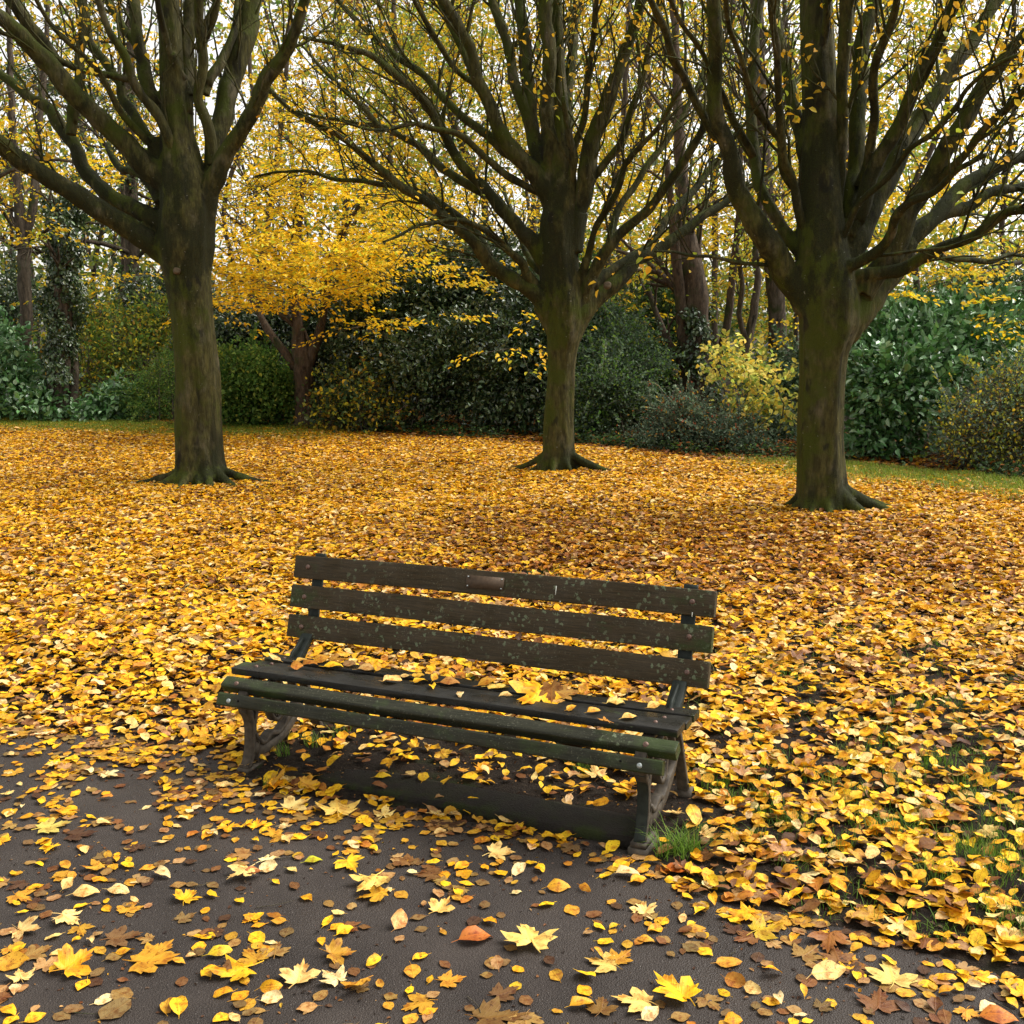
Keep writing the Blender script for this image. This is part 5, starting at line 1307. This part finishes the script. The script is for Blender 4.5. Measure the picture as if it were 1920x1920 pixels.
shrub('dark_conifer_bush', 'dark conifer boughs above the large laurel under hanging yellow sprays', 'bush',
      [(1860, 545, 90, 40, 19, .8), (1780, 590, 90, 35, 18.5, .7), (1950, 600, 90, 60, 18, .8)], 13000, (.05, .09), G_D + [(.16, .06, .03)], [4, 3, 2, 1, 1], tm=NARROW, clump=.2, lo=.2, twig=60)
# low creeping edge of the bed
P, D, N = [], [], []
n_ = 42000; xx = rng.uniform(-13, 10, n_); oo = rng.exponential(.45, n_); yy = y_bed(xx) + .12 + oo
cl = fbm(xx, yy, 3., 61); kp = rng.random(n_) < .35 + .5 * cl; xx, yy = xx[kp], yy[kp]; m = len(xx)
P = np.stack([xx, yy, gz(xx, yy) + rng.random(m) ** 1.5 * .16], 1); D = unit(rng.normal(0, 1, (m, 3)) * (1, 1, .4)); N = rng.normal(0, .4, (m, 3)); N[:, 2] += 1
o = leaves('ground_cover', LOW, P, D, N, rng.uniform(.035, .07, m), rng.integers(0, 6, m), pal(m, G_D + G_M[:2] + [(.28, .11, .03)], [3, 4, 3, 1, 2, 1, 1.4], .25), MAT['leaf'], uv=False); tag(o, kind='stuff')

# ---- trees of the wood
def wood_tree(name, label, trunk, Y, limbs, crown, seed, nshoot=9, lvl=2, L=(1.2, 2.4), mat='bark2', up=.15, per=1.2, size=(.05, .08), cols=YL, wts=(4, 4, 3, 2, 1), spread=.12, keepz=(1.5, 12), k=9, ang=(.6, 1.2), t0=.3, group=None, ivy=None, sprays=None):
    global rng
    rng = np.random.default_rng(seed); random.seed(seed)
    P, Rr = pts3(trunk, Y); P[0][2] = min(P[0][2], -.02); base = np.array([P[0][0], P[0][1], 0.])
    e = empty(name, tuple(base)); tag(e, label, 'tree', group)
    P, Rr = resample(P - base, Rr, .18); b = Buf()
    Rr = Rr * (1 + .35 * np.exp(-np.maximum(P[:, 2], 0) / .12))
    P[1:-1, :2] += rng.normal(0, .012, (len(P) - 2, 2))
    b.tube(P, Rr, k, True, wob=.06); b.build('trunk', MAT[mat], e)
    tips = []; segs = [(P, Rr)]
    for l in limbs:
        Pl, Rl = pts3(l, Y, .6, random.choice((-1, 1))); Pl, Rl = resample(Pl - base, Rl, .18)
        bb = Buf(); bb.tube(Pl, Rl, 7, True, wob=.05); segs.append((Pl, Rl))
        for _ in range(3):
            i = random.randrange(len(Pl) // 3, len(Pl)); shoot(bb, Pl[i], rand_dir(unit(Pl[min(i + 1, len(Pl) - 1)] - Pl[i - 1]), .7, random.uniform(0, 6.28), up), random.uniform(*L) * .6, Rl[i] * .5, 1, tips, up)
        bb.build('branch', MAT[mat], e)
    for _ in range(nshoot):
        i = random.randrange(int(len(P) * t0), len(P)); bb = Buf()
        shoot(bb, P[i], rand_dir(np.array([0, 0, 1.]), random.uniform(*ang), random.uniform(0, 6.28), up), random.uniform(*L), max(.012, Rr[i] * .42), lvl, tips, up, nb=(3, 5))
        bb.build('branch', MAT[mat], e)
    tt = [t for t in tips if keepz[0] < t[0][2] < keepz[1]]
    if crown == 'leaves' and tt: tips_leaves('crown', tt, per, size, cols, wts, MAT['leaf'], e, spread, .3)
    if ivy:
        n, z0, z1, rad = ivy; z = rng.uniform(z0, z1, n) ; ix = np.interp(z, P[:, 2], P[:, 0]); iy = np.interp(z, P[:, 2], P[:, 1]); a = rng.uniform(0, 6.28, n)
        cl = .7 + .5 * np.sin(z * 5 + 2 * a) * np.sin(z * 2.3) ; rr = rad * (.5 + .5 * rng.random(n)) * np.clip(cl, .35, 1.3)
        Q = np.stack([ix + np.cos(a) * rr, iy + np.sin(a) * rr, z], 1); N = np.stack([np.cos(a), np.sin(a), np.full(n, .6)], 1) + rng.normal(0, .4, (n, 3)); D = unit(rng.normal(0, .5, (n, 3)) + np.array([0, 0, -.5]))
        leaves('ivy', LOW, Q, D, N, rng.uniform(.05, .09, n), rng.integers(0, 6, n), pal(n, G_D + [(.05, .09, .03)], [3, 4, 3, 2, 2], .3), MAT['gloss'], e, uv=False)
    if sprays: spray_crown(e, base, sprays)
    return e

CNT = .60
def spray_crown(e, base, regs):
    """layered, nearly level sprays of leaves on thin twigs; regs (px, py, rx, ry, Y, dY, count, palette, weights, leaf size)"""
    PP, DD, NN, SS_, TT = [], [], [], [], []; b = Buf()
    for (px, py, rx, ry, Y, dY, cnt, cols, wts, lsz) in regs:
        for _ in range(max(3, int(cnt * CNT))):
            a = random.uniform(0, 6.28); q = math.sqrt(random.random()); yy = Y + random.uniform(-dY, dY)
            o = at_y(px + rx * q * math.cos(a), py + ry * q * math.sin(a), yy)
            if o[2] < .4: continue
            az = random.uniform(0, 6.28); d = np.array([math.cos(az), math.sin(az) * .7, random.uniform(-.30, .16)]); d = unit(d)
            L = random.uniform(.35, .9); s = unit(np.cross(d, [0, 0, 1.])); s[2] += random.uniform(-.2, .2)
            n = random.randint(12, 30)
            t = rng.random(n); w = (rng.random(n) - .5) * 2 * .42 * L * (1 - t * .6)
            pos = o + np.outer(t * L, d) + np.outer(w, s) + np.outer(-.10 * (t * L) ** 2 - .12 * np.abs(w), [0, 0, 1.]) + rng.normal(0, .018, (n, 3))
            ld = unit(d + np.outer(np.sign(w) * .9, s) + rng.normal(0, .25, (n, 3)) + np.array([0, 0, -.25]))
            nn = rng.normal(0, .45, (n, 3)); nn[:, 2] += 1
            PP.append(pos); DD.append(ld); NN.append(nn); SS_.append(rng.uniform(lsz[0], lsz[1], n)); TT.append(pal(n, cols, wts) * random.uniform(.75, 1.1))
            if random.random() < .45: b.tube([o - d * .35 * L, o + d * L * .4, o + d * L - np.array([0, 0, .1 * L * L])], [.006, .004, .0015], 3)
            if random.random() < .5:
                u = o + d * L * .2; b.tube([u, u + (s * .5 + d * .5) * L * .4], [.003, .0012], 3)
    P = np.concatenate(PP); n = len(P); off = np.array(base)
    leaves('crown', LOW, P - off, np.concatenate(DD), np.concatenate(NN), np.concatenate(SS_), rng.integers(0, 6, n), np.concatenate(TT), MAT['leaf'], e, uv=False)
    if len(b.V) > 400:
        o = b.build('twigs', MAT['bark3'], e); o.location = tuple(-off); o['kind'] = 'stuff'
    print('spray leaves', n)

YY = [(.88, .56, .018), (.84, .60, .03), (.76, .45, .012), (.56, .56, .035), (.90, .64, .05)]; YW = [5, 4, 2, 2, 2]
YG = [(.56, .50, .04), (.36, .42, .05), (.72, .48, .03), (.22, .32, .04), (.60, .36, .03)]
SZ = (.05, .082)
wood_tree('forked_tree', 'small forked tree with warm brown trunk carrying the wide bright yellow canopy', [(571, 812, 21), (571, 790, 19), (568, 720, 18), (567, 680, 18), (558, 640, 12), (556, 590, 10), (550, 520, 8), (560, 430, 6), (570, 330, 4)], 18.6,
          [[(553, 690, 8), (546, 676, 8), (520, 643, 8), (497, 610, 7), (485, 585, 6), (460, 540, 4)], [(578, 685, 11), (590, 650, 10), (600, 620, 9), (607, 580, 8), (613, 515, 7), (640, 440, 5), (690, 360, 3)],
           [(583, 660, 4), (570, 620, 4), (540, 590, 3), (500, 580, 3)], [(612, 560, 4), (660, 500, 4), (740, 460, 3), (820, 450, 2)], [(548, 520, 5), (500, 460, 4), (450, 420, 3), (420, 400, 2)]],
          None, 11, nshoot=5, lvl=1, mat='bark_red', sprays=[
   (560, 505, 165, 72, 16.8, 1.6, 290, YY, YW, SZ), (480, 450, 90, 90, 17, 1.4, 170, YY, YW, SZ), (620, 380, 150, 110, 18, 1.8, 260, YY, YW, SZ), (700, 480, 90, 60, 17, 1.2, 120, YY, YW, SZ),
   (560, 290, 120, 80, 19, 1.8, 130, YY + YG, YW + [1, 2, 1, 1, 1], SZ), (760, 420, 110, 60, 18.5, 1.4, 110, YY, YW, SZ), (450, 575, 60, 22, 16.4, .8, 26, YY, YW, SZ), (610, 560, 60, 22, 16.8, .8, 20, YY, YW, SZ), (900, 390, 110, 70, 19.5, 1.2, 100, YY, YW, SZ), (880, 520, 90, 40, 17.0, .8, 26, YY, YW, SZ),
   (810, 600, 60, 14, 15.5, .5, 8, YY, YW, SZ), (975, 655, 45, 10, 14.5, .4, 7, YY, YW, SZ), (990, 600, 25, 30, 14.5, .4, 5, YY, YW, SZ), (700, 610, 60, 18, 17, .6, 14, YY, YW, SZ)])
wood_tree('ivy_clad_tree', 'broken trunk wrapped in dark ivy standing beside the slender pale trunk', [(108, 770, 22), (112, 700, 20), (117, 600, 18), (120, 500, 17), (120, 430, 14), (122, 395, 10)], 20.2, [[(135, 770, 9), (138, 700, 9), (132, 620, 9), (122, 560, 8)]], None, 12, nshoot=3, lvl=1, L=(.5, .9), ivy=(9000, .7, 3.9, .42))
wood_tree('pale_trunked_tree', 'slender pale trunk forking high, leftmost in the wood behind the laurel', [(50, 780, 14), (48, 640, 12), (46, 540, 12), (42, 440, 11), (35, 380, 9), (28, 300, 7), (20, 150, 6), (16, -20, 4)], 22.5,
          [[(42, 450, 9), (58, 410, 8), (66, 350, 8), (72, 250, 6), (85, 120, 5), (90, 0, 4)]], 'leaves', 13, nshoot=12, lvl=2, L=(1.2, 2.2), per=.9, spread=.18, t0=.4)
wood_tree('split_trunk_tree', 'old reddish split trunk hung with ivy between the middle and dark hornbeams', [(1318, 850, 38), (1312, 760, 34), (1308, 700, 32), (1306, 640, 28), (1303, 580, 25), (1295, 500, 22), (1283, 400, 15), (1275, 280, 11), (1268, 120, 8), (1260, -40, 5)], 17.6,
          [[(1300, 690, 14), (1284, 640, 13), (1276, 560, 11), (1268, 490, 10), (1262, 420, 8), (1250, 300, 6)], [(1318, 720, 12), (1345, 690, 9), (1356, 640, 8), (1366, 590, 8), (1375, 500, 7), (1385, 400, 5), (1390, 250, 4)],
           [(1312, 620, 8), (1322, 560, 8), (1310, 480, 6), (1315, 380, 5)], [(1290, 700, 9), (1262, 655, 7), (1235, 600, 6), (1215, 540, 4)]], 'leaves', 14, nshoot=8, lvl=1, L=(.8, 1.6), per=1.2, spread=.15, ivy=(5200, .2, 1.9, .36), cols=YG, mat='bark_red')
wood_tree('young_twisted_tree', 'young twisted brown stems rising beside the lemon yellow sapling', [(1392, 790, 9), (1395, 700, 9), (1402, 640, 9), (1412, 590, 8), (1420, 540, 7), (1416, 470, 6), (1425, 380, 4), (1440, 250, 3)], 17, [[(1400, 640, 6), (1385, 590, 5), (1392, 540, 5), (1380, 460, 4)]], 'leaves', 15, nshoot=12, lvl=1, L=(.7, 1.4), per=2.0, spread=.12, cols=YG)
wood_tree('grey_trunked_tree', 'straight grey trunk seen immediately left of the dark hornbeam fork', [(1472, 830, 19), (1466, 700, 17), (1458, 600, 16), (1450, 520, 16), (1440, 400, 14), (1430, 250, 12), (1424, 90, 9), (1420, -60, 6)], 20, [], 'leaves', 16, nshoot=12, lvl=2, L=(1.2, 2.2), per=.8, spread=.2, cols=YG, mat='bark2')

W_ = [  # px of the foot, Y, px top, r px, palette, leaf amount, label
 (720, 24, 740, 8, YG, 1.6, 'tall thin trunk with yellow green leaves behind the left boughs of the middle hornbeam'),
 (880, 27, 860, 11, YG, 2.0, 'hazy willow green tree rising behind the upright middle limbs'),
 (1180, 25, 1200, 9, YY, 1.7, 'yellow leaved tree behind the right hand boughs of the middle hornbeam'),
 (1340, 28, 1330, 9, YG, 1.4, 'slender far tree with mixed leaves seen between middle and dark hornbeams'),
 (1560, 24, 1600, 10, YY, 1.4, 'far yellow tree hidden behind the dark hornbeam crown'),
 (1730, 26, 1760, 9, YG, 1.0, 'far thin leaved tree showing bright sky above the large laurel'),
 (1880, 23, 1900, 8, YY, .9, 'yellowing tree whose bare twigs cross the sky above the dark conifer boughs'),
 (620, 30, 640, 9, [(.20, .09, .05), (.28, .13, .06), (.55, .38, .05)], 1.5, 'russet brown far tree above the bright yellow canopy'),
 (450, 26, 455, 7, YY, 1.5, 'yellow tree standing beyond the thick hornbeam crown'),
 (230, 28, 225, 7, YG, .8, 'thin far tree with scattered leaves against the white sky by the ivy tree'),
 (165, 33, 160, 6, YG, .6, 'distant pale stem with few leaves in the gap of white sky'),
 (-40, 26, -50, 9, YG, 1.2, 'far tree with yellow green leaves behind the pale trunk'),
 (1000, 32, 1010, 8, YG, 1.6, 'distant greenish tree directly behind the middle hornbeam fork'),
 (800, 34, 790, 7, G_M[1:], 1.6, 'distant soft green tree with pale leaves between thin boughs'),
 (1450, 33, 1470, 8, YY, 1.2, 'distant golden tree seen between dark limbs'),
 (1970, 27, 1990, 9, YG, 1.0, 'far tree at the edge of the wood beyond the twiggy shrub'),
]
for q, (fx, Y, tx, r, cols, amt, lab) in enumerate(W_):
    fy = 598 + H * FOC / Y; kx = .5 * math.sin(q * 2.1) * 30
    tr = [(fx, fy, r * .7), (fx + kx * .8, 520, r * .66), (fx + kx * 2.2, 380, r * .62), (tx - kx * 1.2, 200, r * .55), (tx, 0, r * .5), (tx + 8, -220, r * .3)]
    wood_tree('woodland_tree', lab, tr, Y, [], 'leaves', 400 + q, nshoot=13, lvl=2, L=(1.6, 3.4), per=amt * 2.0, size=(.07, .12), cols=cols, wts=None, spread=.26, keepz=(1.6, 11.5), k=7, t0=.22, group='trees of the wood behind the lawn')

# yellow sprays of neighbouring crowns
e = wood_tree('spreading_tree', 'yellow leaved tree filling the gap behind the middle hornbeam right boughs', [(1120, 838, 10), (1118, 700, 9), (1130, 560, 8), (1150, 400, 7), (1170, 200, 5), (1180, 0, 4)], 21, [], None, 31, nshoot=8, lvl=2, sprays=[
   (1230, 400, 130, 90, 20, 1.8, 190, YY, YW, SZ), (1180, 540, 90, 60, 19.5, 1.2, 90, YY + YG, YW + [2, 2, 1, 1, 1], SZ), (1250, 560, 90, 70, 21.5, 1.5, 110, YG, None, SZ), (1150, 280, 120, 100, 22, 2, 130, YY, YW, SZ), (1400, 430, 110, 90, 21, 2, 130, YY, YW, SZ), (1420, 560, 80, 60, 22, 1.5, 90, YG, None, SZ), (1200, 640, 60, 40, 19, .8, 36, YY + YG, YW + [2, 2, 1, 1, 1], SZ), (1340, 300, 120, 120, 23, 2, 100, YY, YW, SZ), (1290, 130, 130, 120, 24, 2, 110, YY, YW, SZ)])
e = wood_tree('spreading_tree', 'tree whose hanging golden sprays reach over the large laurel', [(2060, 900, 14), (2055, 700, 12), (2030, 500, 10), (1990, 300, 8), (1960, 50, 5)], 16.5, [[(2030, 520, 6), (1960, 490, 5), (1880, 500, 4), (1800, 540, 3)]], None, 32, nshoot=7, lvl=2, sprays=[
   (1750, 520, 120, 45, 15, 1., 30, YY, YW, SZ), (1850, 590, 90, 40, 14.4, .8, 26, YY, YW, SZ), (1890, 470, 80, 50, 15.5, .8, 34, YG, None, SZ), (1750, 470, 100, 50, 18, 1, 50, YY, YW, SZ), (1640, 420, 90, 60, 19, 1, 50, YY, YW, SZ), (1780, 330, 120, 70, 19, 1.5, 45, YY, YW, SZ), (1600, 250, 140, 120, 20, 1.5, 80, YY, YW, SZ), (1840, 150, 120, 120, 19, 1.5, 60, YY, YW, SZ), (1480, 620, 40, 30, 17, .5, 14, YY, YW, SZ)])
e = wood_tree('spreading_tree', 'tree with thin yellow foliage against the white sky left of the thick hornbeam', [(-120, 800, 12), (-110, 600, 10), (-80, 400, 8), (-50, 200, 6), (-30, 0, 4)], 19, [[(-80, 400, 6), (0, 330, 4), (90, 300, 3), (170, 310, 2)]], None, 33, nshoot=7, lvl=2, sprays=[
   (90, 270, 120, 60, 18.5, 1.2, 60, YY, YW, SZ), (220, 320, 90, 60, 18.5, 1., 36, YY, YW, SZ), (40, 400, 80, 60, 19, 1, 34, YY + YG, YW + [2, 2, 1, 1, 1], SZ), (200, 100, 120, 70, 19, 1, 40, YY, YW, SZ), (210, 500, 80, 40, 21, 1, 22, YY, YW, SZ), (130, 580, 80, 60, 22, 1, 30, YG, None, SZ)])
e = wood_tree('spreading_tree', 'tree with dense yellow foliage high between the thick and middle hornbeams', [(470, 800, 9), (475, 640, 8), (490, 500, 7), (520, 300, 6), (540, 100, 4), (550, -60, 3)], 22.5, [], None, 34, nshoot=9, lvl=2, sprays=[
   (500, 210, 110, 110, 21, 2, 120, YY, YW, SZ), (440, 330, 60, 90, 20, 1.5, 80, YY, YW, SZ), (680, 190, 150, 110, 23, 2, 130, YY + YG, YW + [2, 2, 1, 1, 1], SZ), (820, 230, 130, 120, 24, 2, 130, YY, YW, SZ), (900, 80, 160, 90, 25, 2, 130, YY, YW, SZ), (620, 60, 160, 80, 25, 2, 110, YG, None, SZ), (760, 110, 150, 120, 27, 2, 150, G_M[1:] + YG[:2], None, (.06, .10)), (980, 260, 110, 90, 26, 2, 80, YG, None, SZ), (1330, 60, 150, 90, 26, 2, 90, YG, None, SZ), (1650, 90, 160, 110, 25, 2, 90, YG, None, SZ), (1050, 170, 120, 140, 25, 2, 110, YY, YW, SZ)])

# cedar boughs dark behind the thick hornbeam
wood_tree('cedar_tree', 'dark cedar with level needle boughs showing through the thick hornbeam limbs', [(250, 800, 16), (250, 600, 14), (248, 400, 12), (246, 200, 9), (244, 0, 6)], 25, [], None, 41, nshoot=12, lvl=2, L=(1.6, 3.0), ang=(1.1, 1.6), up=0., sprays=[
   (210, 190, 90, 30, 24, 1.2, 70, G_D, None, (.05, .08)), (150, 150, 90, 24, 24, 1, 50, G_D, None, (.05, .08)), (250, 330, 70, 30, 24, 1, 60, G_D, None, (.05, .08)), (90, 130, 90, 30, 24.5, 1, 50, G_D, None, (.05, .08)), (180, 410, 90, 20, 24, 1, 40, G_D, None, (.05, .08)), (60, 150, 70, 30, 24, 1, 30, G_D, None, (.05, .08))])

# the far wood, one mass
rng = np.random.default_rng(900); random.seed(900)
n_ = 300000; xx = rng.uniform(-34, 34, n_); yy = rng.uniform(30, 48, n_)
hmax = 3.6 + 2.6 * fbm(xx, yy * .3, .35, 71) + 1.2 * fbm(xx, yy, 1.5, 72)
zz = rng.random(n_) * np.clip(hmax, 1.2, 9); hi = rng.random(n_) < .60; zz = np.where(hi, rng.uniform(1, 15, n_), zz)
cl = fbm(xx, zz * 1.3 + yy, 1.1, 73); kp = (cl > -.15) & ((~hi) | (cl > -.05)); kp &= ~(hi & ((xx < -.22 * yy) | (xx > .36 * yy)) & (rng.random(len(xx)) < .62)); xx, yy, zz = xx[kp], yy[kp], zz[kp]; m = len(xx)
t_ = np.clip(fbm(xx, yy, .5, 74) * .5 + .5, 0, 1)[:, None]
col = pal(m, G_M + GREY, None, .25) * (1 - t_) + pal(m, YG, None, .25) * t_
N = rng.normal(0, .6, (m, 3)); N[:, 2] += .6
o = leaves('far_wood_foliage', LOW, np.stack([xx, yy, zz], 1), unit(rng.normal(size=(m, 3))), N, rng.uniform(.14, .26, m), rng.integers(0, 6, m), col, MAT['leaf'], uv=False); tag(o, kind='stuff')
b = Buf()
for _ in range(45):
    x = random.uniform(-30, 30); y = random.uniform(28, 46); r = random.uniform(.04, .10); hgt = random.uniform(7, 14)
    P = [np.array([x, y, 0.])]; d = np.array([random.uniform(-.1, .1), random.uniform(-.1, .1), 1.])
    for i in range(5): d = unit(d + rng.normal(0, .06, 3)); P.append(P[-1] + d * hgt / 5)
    b.tube(P, np.linspace(r, r * .3, 6), 5)
    for _ in range(5):
        t = random.uniform(1, 4.8); i = int(t); q = P[i] + (P[i + 1] - P[i]) * (t - i)
        shoot(b, q, rand_dir(d, random.uniform(.5, 1.1), random.uniform(0, 6.28), .2), random.uniform(1.5, 3), r * .35, 1, [], .15, k=3, nb=(2, 4))
o = b.build('far_wood_stems', MAT['bark2']); tag(o, kind='stuff')

EXPO = 1.45
# ------------------------------------------------------------------ light
w = bpy.data.worlds.new('World'); S.world = w; w.use_nodes = True
nt = w.node_tree; bg = nt.nodes['Background']
sky = nt.nodes.new('ShaderNodeTexSky'); sky.sky_type = 'NISHITA'; sky.sun_disc = False
SUN_EL, SUN_AZ = R(50), R(75)     # azimuth from +y towards +x
sky.sun_elevation = SUN_EL; sky.sun_rotation = SUN_AZ; sky.dust_density = 1.5; sky.air_density = 1.; sky.ozone_density = 1.
hs = nt.nodes.new('ShaderNodeHueSaturation'); hs.inputs['Saturation'].default_value = .16
nt.links.new(sky.outputs[0], hs.inputs['Color']); mx = nt.nodes.new('ShaderNodeMix'); mx.data_type = 'RGBA'; mx.blend_type = 'MULTIPLY'; mx.inputs[0].default_value = 1
mx.inputs[7].default_value = (1, .965, .91, 1); nt.links.new(hs.outputs[0], mx.inputs[6]); nt.links.new(mx.outputs[2], bg.inputs[0])
bg.inputs[1].default_value = .105
sl = bpy.data.lights.new('sun', 'SUN'); sl.energy = 2.0; sl.angle = R(42); sl.color = (1, .97, .93)
so = bpy.data.objects.new('sun', sl); COL.objects.link(so)
dv = Vector((math.sin(SUN_AZ) * math.cos(SUN_EL), math.cos(SUN_AZ) * math.cos(SUN_EL), math.sin(SUN_EL)))
so.rotation_euler = dv.to_track_quat('Z', 'Y').to_euler()
S.view_settings.view_transform = 'Standard'; S.view_settings.look = 'None'
S.view_settings.exposure = EXPO; S.view_settings.gamma = 1
c = S.cycles
c.max_bounces = 6; c.diffuse_bounces = 3; c.glossy_bounces = 2; c.transmission_bounces = 4; c.transparent_max_bounces = 4
c.use_denoising = True; c.caustics_reflective = False; c.caustics_refractive = False
S.render.use_persistent_data = False
